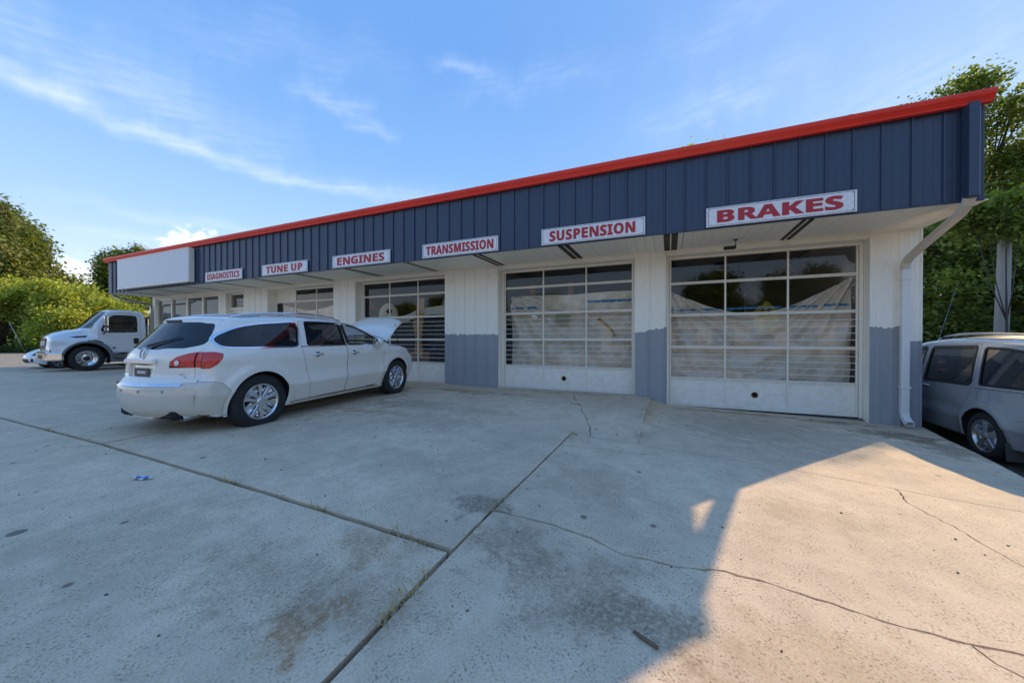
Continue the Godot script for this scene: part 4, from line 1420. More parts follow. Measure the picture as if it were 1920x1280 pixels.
func build_suv() -> void:
	var car := thing("suv", "pearl white SUV with its hood raised, nosed up to a garage door", "suv", Vector3(-6.31, 0.022, -3.245))
	var fwd := Vector3(-0.067, 0.017, -0.998).normalized()
	var right := fwd.cross(Vector3.UP).normalized()
	car.basis = Basis(fwd, right.cross(fwd), right)
	var white := paint(0.87, 0.82, 0.74, 0.3)
	var silver := paint(0.66, 0.61, 0.53, 0.32)
	var tint := glass(0.012, 0.014, 0.016, 0.86)
	tint.metallic_specular = 0.52
	var clear := glass(0.03, 0.07, 0.06, 0.25)
	clear.metallic_specular = 0.6
	var gloss := mat(0.012, 0.012, 0.013, 0.15)
	var red := mat(0.62, 0.022, 0.016, 0.12)
	red.clearcoat_enabled = true
	var w := func(x: float, y: float) -> float:
		var v := 0.985 - 0.13 * pow(clampf(-x, 0.0, 1.2), 2.0) - 0.12 * pow(clampf((x - 2.6) / 1.2, 0.0, 1.2), 2.0)
		if y > 1.08:
			v -= (y - 1.08) * 0.43 + 0.13 * pow(y - 1.08, 2.0)
		if y < 0.60:
			v -= (0.58 - y) * 0.40 * smoothstep(0.58, 0.55, y)
		v -= 0.016 * exp(-pow((y - 0.74) / 0.09, 2.0)) * smoothstep(0.5, 0.8, x) * smoothstep(2.9, 2.5, x)
		v += 0.014 * exp(-pow((y - 1.0 + 0.02 * sin(x)) / 0.06, 2.0))
		for ax in [0.0, 3.02]:
			var d := Vector2(x - ax, y - 0.39).length()
			v += 0.026 * exp(-pow((d - 0.47) / 0.10, 2.0))
		return v
	var b := Body.new([
		[-0.630, 0.2900, -0.247, 0], [-0.705, 0.4000, -0.266, 0], [-0.730, 0.5600, -0.275, 0], [-0.725, 0.6900, -0.275, 0], [-0.685, 0.7750, -0.247, 0], [-0.665, 0.8300, -0.228, 0], [-0.655, 0.9800, -0.218, 0], [-0.630, 1.1100, -0.218, 0], [-0.580, 1.1852, -0.209, 0],
		[-0.450, 1.3600, -0.190, 0], [-0.320, 1.5006, -0.209, 0.005], [-0.260, 1.5576, -0.247, 0.012], [-0.160, 1.5842, -0.190, 0.03], [0.1, 1.6070, -0.02, 0.045], [0.6, 1.6298, 0, 0.05], [1.2, 1.6336, 0, 0.05], [1.65, 1.6146, 0.02, 0.05], [2.05, 1.5386, 0.08, 0.05],
		[2.5, 1.3448, 0.17, 0.03], [2.84, 1.1814, 0.2, 0.01], [3.05, 1.1250, 0.12, 0.035], [3.4, 1.0750, 0.13, 0.05], [3.66, 0.9850, 0.14, 0.05], [3.80, 0.8600, 0.13, 0.02], [3.84, 0.7000, 0.12, 0], [3.85, 0.5000, 0.12, 0], [3.80, 0.3000, 0.1, 0],
	], w, Vector3(0.075, 0.13, 0.17))
	var full := b.outline(V2([3.6, 0.24, 3.4, 0.23, 2.5, 0.245, 0.55, 0.245, -0.5, 0.27]))
	var arch_r := circle(Vector2(0, 0.40), 0.432)
	var arch_f := circle(Vector2(3.02, 0.40), 0.432)
	var win_f := low([1.67, 1.175, 2.36, 1.172, 2.47, 1.20, 2.42, 1.275, 2.22, 1.425, 1.98, 1.565, 1.85, 1.605, 1.69, 1.628])
	var win_m := low([0.81, 1.178, 1.555, 1.176, 1.585, 1.632, 1.2, 1.648, 0.90, 1.645])
	var win_q := low([-0.50, 1.27, -0.44, 1.20, -0.2, 1.176, 0.3, 1.172, 0.575, 1.174, 0.63, 1.30, 0.70, 1.635, 0.40, 1.632, 0.1, 1.60, -0.18, 1.54, -0.38, 1.44, -0.48, 1.35], 3)
	var door_f := low([1.61, 0.30, 2.40, 0.295, 2.53, 0.45, 2.585, 0.75, 2.59, 1.10, 2.545, 1.235, 2.44, 1.325, 2.24, 1.468, 1.99, 1.607, 1.84, 1.655, 1.63, 1.672, 1.595, 1.2, 1.60, 0.8])
	var door_m := low([0.87, 0.30, 1.60, 0.30, 1.59, 0.8, 1.585, 1.2, 1.622, 1.672, 1.2, 1.69, 0.77, 1.685, 0.70, 1.30, 0.66, 1.16, 0.68, 1.02, 0.78, 0.62])
	var lamp := low([-1.2, 0.93, -0.62, 0.915, -0.56, 0.96, -0.50, 1.04, -0.48, 1.10, -0.56, 1.125, -1.2, 1.12])
	var bumper := low([-1.3, 0.2, -0.40, 0.2, -0.36, 0.40, -0.43, 0.62, -0.50, 0.715, -0.60, 0.745, -1.3, 0.775])
	var bumper_f := low([4.2, 0.2, 3.46, 0.2, 3.45, 0.5, 3.52, 0.68, 3.62, 0.75, 4.2, 0.78])
	var head := low([4.2, 0.80, 3.60, 0.86, 3.42, 0.98, 3.66, 0.955, 4.2, 0.92])
	for sgn in [1.0, -1.0]:
		var rest := [full]
		for cut in [arch_r, arch_f, grow(door_f, 0.005), grow(door_m, 0.005), grow(lamp, 0.002), grow(bumper, 0.004), grow(bumper_f, 0.004), head]:
			rest = less(rest, cut)
		rest = holed(rest, grow(win_q, 0.004))
		skin(car, "side_panel", b, rest, sgn, 0.0, white)
		var core := holed(holed(holed(less(less([full], circle(Vector2(0, 0.40), 0.44)), circle(Vector2(3.02, 0.40), 0.44)), win_f), win_m), win_q)
		skin(car, "inner_shell", b, core, sgn, 0.030, M.dark, Vector2(0.12, 0.10))
		# doors with their glass
		for d in [[door_f, win_f, clear, 1.66, 1.00, "front"], [door_m, win_m, tint, 0.85, 1.01, "rear"]]:
			var skinp: Array = holed([d[0]], d[1])
			var p := skin(car, "door", b, skinp, sgn, 0.0, white)
			skin(p, "window", b, [d[1]], sgn, 0.014, d[2])
			var h := S(true)
			var hx: float = d[3]
			var hy: float = d[4]
			var hz: float = b.half(hx + 0.1, hy)
			tube(h, [Vector3(hx, hy, sgn * hz), Vector3(hx + 0.03, hy + 0.004, sgn * (hz + 0.03)), Vector3(hx + 0.16, hy + 0.008, sgn * (hz + 0.034)), Vector3(hx + 0.20, hy + 0.006, sgn * (hz + 0.004))], [0.012, 0.017, 0.017, 0.012], 10)
			part(p, "handle", fin(h), M.chrome)
			var cup := S(true)
			lathe(cup, [Vector2(0.0, 0.004), Vector2(0.03, 0.003), Vector2(0.042, 0.0)], Vector3(hx + 0.09, hy + 0.005, sgn * (hz - 0.002)), Vector3(0, 0.1, sgn), 20)
			part(p, "handle_cup", fin(cup), M.plastic_dark)
			var inner: Array = holed([grow(d[1], 0.035)], grow(d[1], -0.004))
			skin(p, "window_seal", b, within(inner, d[0]), sgn, -0.002, gloss, Vector2(0.06, 0.06))
		var q := skin(car, "quarter_window", b, [win_q], sgn, 0.012, tint)
		skin(q, "chrome_surround", b, holed([grow(win_q, 0.022)], grow(win_q, -0.002)), sgn, -0.004, M.chrome, Vector2(0.04, 0.04))
		skin(car, "belt_trim", b, [low([0.66, 1.146, 2.50, 1.142, 2.50, 1.156, 0.66, 1.162])], sgn, -0.005, M.chrome, Vector2(0.1, 0.05))
		skin(car, "pillar_trim", b, [low([1.548, 1.178, 1.594, 1.178, 1.608, 1.63, 1.58, 1.634]), low([1.606, 1.178, 1.675, 1.176, 1.694, 1.626, 1.626, 1.63])], sgn, -0.003, gloss, Vector2(0.06, 0.06))
		# arch lips
		for ax in [0.0, 3.02]:
			var ring := []
			for half_ in [rect(ax - 1.0, 0.255, ax, 2.0), rect(ax, 0.255, ax + 1.0, 2.0)]:
				ring.append_array(less(Geometry2D.intersect_polygons(circle(Vector2(ax, 0.40), 0.475), half_), circle(Vector2(ax, 0.40), 0.425)))
			skin(car, "arch_lip", b, ring, sgn, -0.010, white, Vector2(0.04, 0.04))
			wheel_well(car, b, Vector2(ax, 0.40), 0.436, sgn)
			wheel(car, Vector3(ax, 0.392, sgn * 0.85), sgn, 0.392, 0.245, 0.245, "suv")
		skin(car, "rocker_trim", b, [low([0.50, 0.245, 2.55, 0.245, 2.50, 0.298, 0.50, 0.298])], sgn, -0.008, silver)
		# tail lamp, wrapped round the corner
		var lm := skin(car, "tail_lamp", b, within([lamp], full), sgn, -0.004, red)
		var rl: Array = within([on_rear(b, low([sgn * 0.755, 0.925, sgn * 1.2, 0.93, sgn * 1.2, 1.12, sgn * 0.755, 1.112]))], b.band(b.s_y(0.8), b.s_y(1.2688)))
		shell(lm, "lamp_rear_lens", b, rl, -0.004, red, Vector3(-1, 0, 0))
		var inn := on_rear(b, low([sgn * 0.47, 0.93, sgn * 0.742, 0.926, sgn * 0.742, 1.108, sgn * 0.66, 1.10, sgn * 0.55, 1.06, sgn * 0.48, 0.99]))
		shell(lm, "lamp_gate_lens", b, [inn], -0.006, red, Vector3(-1, 0, 0))
		var rv := b.loft(Vector2(b.s_y(0.985), sgn * 0.56), -0.008)
		var rs := S(true)
		lathe(rs, [Vector2(0.0, 0.012), Vector2(0.025, 0.008), Vector2(0.034, 0.0)], rv, Vector3(-1, 0.15, sgn * 0.25), 18)
		part(lm, "reversing_lamp", fin(rs), mat(0.8, 0.75, 0.72, 0.2))
		var hl := skin(car, "head_lamp", b, within([head], full), sgn, 0.0, glass(0.3, 0.3, 0.3, 0.6))
		var hf: Array = within([on_front(b, low([sgn * 0.5, 0.80, sgn * 1.2, 0.79, sgn * 1.2, 0.93, sgn * 0.5, 0.92]))], b.band(b.s_front(1.0), b.end()))
		shell(hl, "head_lamp_front", b, hf, -0.003, M.chrome, Vector3(1, 0, 0))
		skin(car, "rear_bumper_side", b, less(within([bumper], full), arch_r), sgn, 0.0, silver)
		skin(car, "front_bumper_side", b, less(within([bumper_f], full), arch_f), sgn, 0.0, white)
		# roof rail
		var rr := S(true)
		var pts := []
		var rad := []
		for k in 15:
			var x := lerpf(-0.10, 1.86, k / 14.0)
			var s := b.s_x(x)
			var edge := b.loft(Vector2(s, b.ze[int(s / 0.02)] - 0.05), 0.0)
			pts.append(edge + Vector3(0, 0.006 + 0.042 * sin(PI * clampf(k / 14.0 * 1.0, 0, 1)) ** 0.35, 0) * Vector3(1, 1, 1))
			pts[-1].z *= sgn
			rad.append(0.012 if k in [0, 14] else 0.020)
		tube(rr, pts, rad, 8)
		part(car, "roof_rail", fin(rr), M.chrome)
		# door mirror
		var mi := S(true)
		lathe(mi, [Vector2(0.0, 0.10), Vector2(0.06, 0.085), Vector2(0.095, 0.03), Vector2(0.10, -0.03), Vector2(0.09, -0.06), Vector2(0.0, -0.06)], Vector3(2.32, 1.18, sgn * 1.08), Vector3(1, 0.1, sgn * 0.15), 20)
		box(mi, Vector3(2.36, 1.155, sgn * 0.985), Vector3(0.08, 0.05, 0.14), 0.02)
		var mo := part(car, "door_mirror", fin(mi), white)
		var mg := S(true)
		lathe(mg, [Vector2(0.0, 0.004), Vector2(0.085, 0.004), Vector2(0.088, 0.0)], Vector3(2.256, 1.193, sgn * 1.092), Vector3(-1, -0.1, -sgn * 0.15), 20)
		part(mo, "mirror_glass", fin(mg), M.chrome)
	# tail: gate, glass, bumper, badge
	var gate := on_rear(b, low([-0.748, 0.79, 0.748, 0.79, 0.748, 1.12, 0.77, 1.2, 0.74, 1.40, 0.68, 1.60, 0.66, 1.672, -0.66, 1.672, -0.68, 1.60, -0.74, 1.40, -0.77, 1.2, -0.748, 1.12]))
	var rear_glass := on_rear(b, low([-0.72, 1.235, -0.55, 1.175, -0.2, 1.155, 0.2, 1.155, 0.55, 1.175, 0.72, 1.235, 0.705, 1.36, 0.63, 1.54, 0.52, 1.595, 0.2, 1.615, -0.2, 1.615, -0.52, 1.595, -0.63, 1.54, -0.705, 1.36], 3))
	var plate := on_rear(b, low([-0.27, 0.80, 0.27, 0.80, 0.285, 0.985, -0.285, 0.985]))
	var gate_polys: Array = holed(holed(within([gate], b.band(b.s_y(0.78), b.s_y(1.5652))), rear_glass), plate)
	for sgn in [1.0, -1.0]:
		gate_polys = less(gate_polys, on_rear(b, low([sgn * 0.465, 0.925, sgn * 0.76, 0.92, sgn * 0.76, 1.113, sgn * 0.655, 1.105, sgn * 0.545, 1.065, sgn * 0.475, 0.99])))
	var tg := shell(car, "tailgate", b, gate_polys, 0.0, white, Vector3(-1, 0.2, 0))
	var corner: Array = less([b.band(b.s_y(0.78), b.s_y(1.5652))], grow(gate, 0.003))
	for sgn in [1.0, -1.0]:
		corner = less(corner, on_rear(b, low([sgn * 0.74, 0.922, sgn * 1.3, 0.925, sgn * 1.3, 1.123, sgn * 0.74, 1.116])))
	shell(car, "rear_corner_panel", b, corner, 0.0, white, Vector3(-1, 0.2, 0))
	shell(car, "inner_rear_shell", b, holed([b.band(b.s_y(0.4), b.s_y(1.5576), 0.04)], rear_glass), 0.035, M.dark, Vector3(-1, 0, 0))
	shell(tg, "rear_window", b, [rear_glass], -0.002, tint, Vector3(-1, 0.5, 0))
	shell(tg, "plate_recess", b, [plate], 0.028, white, Vector3(-1, 0, 0))
	recess(tg, "recess_wall", plate, func(p: Vector2, d: float) -> Vector3: return b.loft(p, d), white)
	var pc := b.loft(Vector2(b.s_y(0.865), 0), 0.02)
	box_at(tg, "dealer_plate", pc + Vector3(-0.008, -0.055, -0.155), pc + Vector3(0.0, 0.055, 0.155), mat(0.025, 0.035, 0.06, 0.4))
	box_at(tg, "plate_print", pc + Vector3(-0.0095, -0.018, -0.09), pc + Vector3(-0.008, 0.016, 0.09), mat(0.55, 0.57, 0.6, 0.5), 0.0)
	var bar := b.loft(Vector2(b.s_y(1.005), 0), -0.012)
	var bs := S()
	box(bs, bar, Vector3(0.05, 0.065, 0.60), 0.02)
	part(tg, "grip_bar", fin(bs), white)
	box_at(tg, "grip_slot", bar + Vector3(0.0, -0.05, -0.12), bar + Vector3(0.012, -0.036, 0.12), M.plastic_dark, 0.001)
	var badge := Node3D.new()
	badge.name = "badge"
	tg.add_child(badge, true)
	badge.position = b.loft(Vector2(b.s_y(1.095), 0.0), -0.006)
	badge.rotation.y = -PI / 2
	badge.rotation.x = -0.25
	badge.rotation_order = EULER_ORDER_YXZ
	var ring := S(true)
	for k in 28:
		var a := TAU * k / 28.0
		var c := TAU * (k + 1) / 28.0
		tube(ring, [Vector3(cos(a), sin(a), 0) * 0.068, Vector3(cos(c), sin(c), 0) * 0.068], [0.007, 0.007], 6, false)
	part(badge, "badge_ring", fin(ring), M.chrome)
	for k in 3:
		var sh := S()
		extrude(sh, PackedVector2Array([Vector2(-0.016, 0.028), Vector2(0.016, 0.034), Vector2(0.014, -0.012), Vector2(0.0, -0.036), Vector2(-0.016, -0.012)]), Vector3(-0.034 + k * 0.034, 0.018 - k * 0.018, 0), Vector3(1, 0, 0), Vector3(0, 1, 0), Vector3(0, 0, 1), 0.006)
		part(badge, "badge_shield", fin(sh), [mat(0.05, 0.09, 0.2, 0.3), M.steel, mat(0.3, 0.33, 0.38, 0.3)][k])
	for t in [["ENCLAVE", 0.030, 0.60, 0.845], ["CXL", 0.026, 0.655, 0.808]]:
		var tm := words(t[0], t[1], 0.003, false)
		var o := part(tg, "lettering", tm, M.steel)
		o.position = b.loft(Vector2(b.s_y(t[3]), t[2]), -0.004)
		o.rotation.y = -PI / 2 - 0.12
	var wp := S(true)
	var wa := b.loft(Vector2(b.s_y(1.1814), 0.02), -0.03)
	var wb := b.loft(Vector2(b.s_y(1.2916), 0.42), -0.022)
	tube(wp, [wa, wa.lerp(wb, 0.5) + Vector3(-0.012, 0, 0), wb], [0.016, 0.010, 0.007], 8)
	part(tg, "rear_wiper", fin(wp), M.plastic_dark)
	var bl := b.loft(Vector2(b.s_y(1.5234), 0), -0.004)
	box_at(tg, "brake_light", bl + Vector3(-0.012, -0.014, -0.16), bl + Vector3(0.02, 0.014, 0.16), M.plastic_dark)
	var rb := shell(car, "rear_bumper", b, [b.band(0.0, b.s_y(0.778))], 0.0, silver, Vector3(-1, 0, 0))
	shell(rb, "bumper_cover", b, [b.band(b.s_y(0.735), b.s_y(0.778))], -0.007, white, Vector3(-1, 1, 0))
	shell(rb, "chrome_strip", b, [on_rear(b, low([-0.66, 0.70, 0.66, 0.70, 0.68, 0.728, -0.68, 0.728]))], -0.010, M.chrome, Vector3(-1, 0, 0))
	for z in [-0.5, -0.18, 0.18, 0.5]:
		var c := b.loft(Vector2(b.s_y(0.63), z), -0.004)
		var ss := S(true)
		lathe(ss, [Vector2(0.0, 0.004), Vector2(0.014, 0.003), Vector2(0.016, 0.0)], c, Vector3(-1, 0, 0), 14)
		part(rb, "parking_sensor", fin(ss), mat(0.35, 0.33, 0.3, 0.4))
	var under := S()
	box(under, Vector3(-0.78, 0.29, 0), Vector3(0.20, 0.06, 0.42), 0.025)
	part(rb, "lower_valance", fin(under), silver)
	for z in [-0.56, 0.56]:
		var ex := S(true)
		lathe(ex, [Vector2(0.0, -0.03), Vector2(0.034, -0.03), Vector2(0.034, 0.055), Vector2(0.043, 0.058), Vector2(0.046, 0.05), Vector2(0.045, -0.30)], Vector3(b.loft(Vector2(b.s_y(0.33), z), 0.0).x + 0.10, 0.285, z), Vector3(-1, -0.05, 0), 22)
		part(car, "exhaust_tip", fin(ex), M.steel)
	# roof, windscreen, hood, front
	var screen := on_top(b, low([2.10, -0.58, 2.78, -0.80, 2.78, 0.80, 2.10, 0.58]))
	var sun1 := on_top(b, low([0.25, -0.40, 1.0, -0.40, 1.0, 0.40, 0.25, 0.40]))
	var sun2 := on_top(b, low([1.12, -0.40, 1.75, -0.38, 1.75, 0.38, 1.12, 0.40]))
	var roof: Array = holed(holed([b.band(b.s_y(1.5652), b.s_x(2.06))], sun1), sun2)
	var rf := shell(car, "roof", b, roof, 0.0, white, Vector3.UP)
	shell(rf, "sunroof", b, [sun1], 0.004, gloss, Vector3.UP)
	shell(rf, "sunroof", b, [sun2], 0.004, gloss, Vector3.UP)
	var pill: Array = holed([b.band(b.s_x(2.06), b.s_x(2.88))], screen)
	shell(car, "windscreen_pillars", b, pill, 0.0, gloss, Vector3(1, 1, 0))
	shell(car, "windscreen", b, [screen], 0.004, clear, Vector3(1, 1, 0))
	var hood_poly := on_top(b, low([2.90, -0.80, 3.62, -0.72, 3.70, -0.62, 3.70, 0.62, 3.62, 0.72, 2.90, 0.80]))
	shell(car, "fender_tops", b, holed([b.band(b.s_x(2.885), b.s_front(0.90))], grow(hood_poly, 0.004)), 0.0, white, Vector3.UP)
	shell(car, "front_fascia", b, [b.band(b.s_front(0.895), b.end())], 0.0, white, Vector3(1, 0, 0))
	shell(car, "grille", b, [on_front(b, low([-0.45, 0.50, 0.45, 0.50, 0.5, 0.80, -0.5, 0.80]))], -0.006, M.chrome, Vector3(1, 0, 0))
	var hood := Node3D.new()
	hood.name = "hood"
	car.add_child(hood, true)
	var hinge := Vector3(2.86, 1.17, 0)
	var turn := Basis(Vector3(0, 0, 1), deg_to_rad(46.0))
	hood.basis = turn
	hood.position = hinge - turn * hinge
	shell(hood, "hood_skin", b, [hood_poly], 0.0, white, Vector3.UP)
	shell(hood, "hood_liner", b, [grow(hood_poly, -0.03)], 0.045, M.plastic_dark, Vector3.DOWN)
	var hedge := S()
	for k in hood_poly.size():
		var p := hood_poly[k]
		var q := hood_poly[(k + 1) % hood_poly.size()]
		for j in 6:
			var a := p.lerp(q, j / 6.0)
			var c := p.lerp(q, (j + 1) / 6.0)
			face(hedge, [b.loft(a, 0.0), b.loft(c, 0.0), b.loft(c, 0.03), b.loft(a, 0.03)], Vector3(a.x - 5.0, 0, a.y))
	part(hood, "hood_edge", fin(hedge), white)
	var st := S(true)
	tube(st, [Vector3(3.45, 1.02, 0.70), Vector3(3.34, 1.56, 0.70)], [0.008, 0.012], 8)
	part(car, "hood_strut", fin(st), M.plastic_dark)
	var bay := S()
	box(bay, Vector3(3.28, 0.86, 0), Vector3(0.55, 0.28, 0.75), 0.05)
	box(bay, Vector3(3.05, 0.98, 0.5), Vector3(0.3, 0.2, 0.25), 0.03)
	box(bay, Vector3(3.36, 1.0, 0.45), Vector3(0.26, 0.12, 0.3), 0.03)
	box(bay, Vector3(3.30, 0.70, 0), Vector3(0.95, 0.1, 1.5), 0.02)
	box(bay, Vector3(2.90, 0.95, 0), Vector3(0.06, 0.40, 1.5), 0.02)
	part(car, "engine", fin(bay), M.plastic_dark)
	# cabin and underside
	var floor_ := S()
	box(floor_, Vector3(1.45, 0.34, 0), Vector3(4.6, 0.14, 1.15), 0.04)
	box(floor_, Vector3(1.50, 0.36, 0), Vector3(2.05, 0.16, 1.56), 0.04)
	box(floor_, Vector3(2.60, 0.90, 0), Vector3(0.35, 0.35, 1.5), 0.08)
	part(car, "floor_pan", fin(floor_), M.dark)
	var cloth := mat(0.19, 0.16, 0.12, 0.8)
	for z in [-0.42, 0.42]:
		seat(car, Vector3(1.75, 0.50, z), cloth)
		seat(car, Vector3(0.85, 0.50, z), cloth)
	seat(car, Vector3(-0.02, 0.55, 0.3), cloth)
	seat(car, Vector3(-0.02, 0.55, -0.3), cloth)
	var sw := S(true)
	for k in 20:
		var a := TAU * k / 20.0
		var c := TAU * (k + 1) / 20.0
		tube(sw, [Vector3(2.28 + cos(a) * 0.08, 1.02 + cos(a) * 0.16, -0.42 + sin(a) * 0.18), Vector3(2.28 + cos(c) * 0.08, 1.02 + cos(c) * 0.16, -0.42 + sin(c) * 0.18)], [0.014, 0.014], 6, false)
	part(car, "steering_wheel", fin(sw), M.plastic_dark)

func build_van() -> void:
	var car := thing("minivan", "silver minivan parked in the lower yard beside the end wall", "minivan", Vector3(5.05, -0.405, -7.36))
	car.basis = Basis(Vector3(0, 0, -1), Vector3.UP, Vector3(1, 0, 0))
	var silver := mat(0.46, 0.49, 0.52, 0.34, 0.5)
	silver.clearcoat_enabled = true
	silver.clearcoat = 1.0
	silver.clearcoat_roughness = 0.03
	var tint := glass(0.014, 0.016, 0.018, 0.84)
	tint.metallic_specular = 0.75
	var clear := glass(0.03, 0.06, 0.055, 0.35)
	clear.metallic_specular = 0.65
	var red := mat(0.4, 0.012, 0.012, 0.15)
	var lower := mat(0.045, 0.045, 0.047, 0.6)
	var w := func(x: float, y: float) -> float:
		var v := 0.985 - 0.085 * pow(clampf(-x, 0.0, 1.2), 2.0) - 0.12 * pow(clampf((x - 2.6) / 1.2, 0.0, 1.2), 2.0)
		if y > 1.0:
			v -= (y - 1.0) * 0.25 + 0.10 * pow(y - 1.0, 2.0)
		if y < 0.55:
			v -= (0.55 - y) * 0.22 * smoothstep(0.55, 0.48, y)
		v -= 0.02 * exp(-pow((y - 0.68) / 0.10, 2.0)) * smoothstep(0.3, 0.7, x) * smoothstep(2.9, 2.5, x)
		for ax in [0.0, 3.03]:
			v += 0.024 * exp(-pow((Vector2(x - ax, y - 0.34).length() - 0.42) / 0.09, 2.0))
		return v
	var b := Body.new([
		[-0.90, 0.26, -0.12, 0], [-0.96, 0.42, -0.13, 0], [-0.965, 0.62, -0.13, 0], [-0.93, 0.76, -0.1, 0], [-0.915, 0.98, -0.09, 0], [-0.88, 1.10, -0.09, 0], [-0.79, 1.38, -0.10, 0], [-0.70, 1.58, -0.13, 0.01], [-0.60, 1.66, -0.14, 0.02], [-0.2, 1.70, -0.02, 0.04],
		[0.6, 1.725, 0, 0.045], [1.4, 1.715, 0, 0.045], [1.9, 1.65, 0.05, 0.045], [2.3, 1.49, 0.14, 0.03], [2.72, 1.24, 0.2, 0.02], [3.0, 1.12, 0.2, 0.02], [3.3, 1.02, 0.16, 0.04], [3.6, 0.92, 0.15, 0.04], [3.78, 0.80, 0.13, 0.02], [3.84, 0.60, 0.12, 0], [3.84, 0.42, 0.12, 0], [3.78, 0.25, 0.1, 0],
	], w, Vector3(0.08, 0.12, 0.16))
	var full := b.outline(V2([3.5, 0.21, 2.5, 0.22, 0.5, 0.22, -0.5, 0.24]))
	var arch_r := circle(Vector2(0, 0.34), 0.385)
	var arch_f := circle(Vector2(3.03, 0.34), 0.385)
	var win_q := shape([-0.66, 1.16, -0.60, 1.085, 0.05, 1.07, 0.22, 1.57, -0.1, 1.56, -0.45, 1.52, -0.56, 1.44])
	var win_m := shape([0.24, 1.06, 1.25, 1.045, 1.35, 1.55, 0.41, 1.575])
	var win_f := shape([1.44, 1.04, 2.55, 1.03, 2.66, 1.075, 2.30, 1.34, 1.98, 1.49, 1.52, 1.545])
	var door_m := shape([0.46, 0.29, 1.36, 0.29, 1.37, 0.8, 1.345, 1.0, 1.43, 1.61, 0.34, 1.635, 0.16, 1.06, 0.22, 0.92, 0.40, 0.60])
	var door_f := shape([1.38, 0.29, 2.48, 0.29, 2.62, 0.55, 2.70, 1.0, 2.72, 1.09, 2.36, 1.375, 2.0, 1.55, 1.46, 1.608, 1.36, 1.0, 1.385, 0.8])
	var bumper := shape([-1.3, 0.2, -0.34, 0.2, -0.36, 0.42, -0.44, 0.60, -0.56, 0.66, -1.3, 0.70])
	var lamp := shape([-1.3, 0.80, -0.76, 0.82, -0.62, 0.98, -0.66, 1.07, -1.3, 1.10])
	var fuel := shape([-0.12, 0.83, 0.055, 0.83, 0.07, 0.85, 0.07, 0.985, 0.055, 1.0, -0.12, 1.0, -0.135, 0.98, -0.135, 0.85])
	for sgn in [1.0, -1.0]:
		var rest := [full]
		for cut in [arch_r, arch_f, grow(door_f, 0.005), grow(door_m, 0.005), grow(bumper, 0.003), lamp, grow(win_q, 0.003)]:
			rest = less(rest, cut)
		if sgn < 0:
			rest = less(rest, grow(fuel, 0.003))
			skin(car, "fuel_flap", b, [fuel], sgn, 0.0, silver)
		skin(car, "side_panel", b, rest, sgn, 0.0, silver)
		var core := [full]
		for cut in [circle(Vector2(0, 0.34), 0.392), circle(Vector2(3.03, 0.34), 0.392), win_f, win_m, win_q]:
			core = less(core, cut)
		skin(car, "inner_shell", b, core, sgn, 0.03, M.dark, Vector2(0.12, 0.10))
		for d in [[door_f, win_f, clear, 1.46], [door_m, win_m, tint, 1.10]]:
			var p := skin(car, "door" if d[0] == door_f else "sliding_door", b, less([d[0]], d[1]), sgn, 0.0, silver)
			skin(p, "window", b, [d[1]], sgn, 0.012, d[2])
			skin(p, "window_seal", b, within(less([grow(d[1], 0.045)], grow(d[1], -0.003)), d[0]), sgn, -0.002, M.black, Vector2(0.08, 0.08))
			var hz: float = b.half(d[3] + 0.1, 0.93)
			var h := S(true)
			tube(h, [Vector3(d[3], 0.93, sgn * hz), Vector3(d[3] + 0.03, 0.932, sgn * (hz + 0.03)), Vector3(d[3] + 0.16, 0.934, sgn * (hz + 0.032)), Vector3(d[3] + 0.2, 0.934, sgn * (hz + 0.002))], [0.012, 0.016, 0.016, 0.012], 10)
			part(p, "handle", fin(h), silver)
			var cup := S(true)
			lathe(cup, [Vector2(0.0, 0.004), Vector2(0.03, 0.003), Vector2(0.04, 0.0)], Vector3(d[3] + 0.09, 0.935, sgn * (hz - 0.002)), Vector3(0, 0.1, sgn), 18)
			part(p, "handle_cup", fin(cup), M.plastic_dark)
		var q := skin(car, "quarter_window", b, [win_q], sgn, 0.010, tint)
		skin(q, "window_seal", b, less([grow(win_q, 0.03)], grow(win_q, -0.002)), sgn, -0.002, M.black, Vector2(0.08, 0.08))
		skin(car, "slide_rail", b, [shape([-0.62, 1.015, 0.14, 1.0, 0.14, 1.007, -0.62, 1.022])], sgn, -0.001, M.plastic_dark)
		skin(car, "rear_bumper_side", b, less(within([bumper], full), arch_r), sgn, -0.003, silver)
		skin(car, "lower_sill", b, [shape([0.42, 0.22, 2.62, 0.22, 2.60, 0.285, 0.42, 0.285])], sgn, -0.004, silver)
		var fl := S()
		box(fl, Vector3(-0.42, 0.22, sgn * 0.90), Vector3(0.03, 0.24, 0.17), 0.01, Basis(Vector3(0, 0, 1), -0.12))
		part(car, "mud_flap", fin(fl), lower)
		var lm := skin(car, "tail_lamp", b, within([lamp], full), sgn, -0.004, red)
		shell(lm, "lamp_rear_lens", b, within([on_rear(b, shape([sgn * 0.62, 0.82, sgn * 1.2, 0.81, sgn * 1.2, 1.09, sgn * 0.66, 1.05]))], b.band(b.s_y(0.7), b.s_y(1.2))), -0.004, red, Vector3(-1, 0, 0))
		for ax in [0.0, 3.03]:
			wheel_well(car, b, Vector2(ax, 0.34), 0.388, sgn)
			wheel(car, Vector3(ax, 0.338, sgn * 0.855), sgn, 0.338, 0.222, 0.225, "van")
		var rr := S(true)
		var pts := []
		var rad := []
		for k in 15:
			var x := lerpf(-0.42, 1.75, k / 14.0)
			var s := b.s_x(x)
			var edge := b.loft(Vector2(s, b.ze[int(s / 0.02)] - 0.06), 0.0)
			pts.append(Vector3(edge.x, edge.y + 0.004 + 0.055 * pow(sin(PI * k / 14.0), 0.3), edge.z * sgn))
			rad.append(0.012 if k in [0, 14] else 0.018)
		tube(rr, pts, rad, 8)
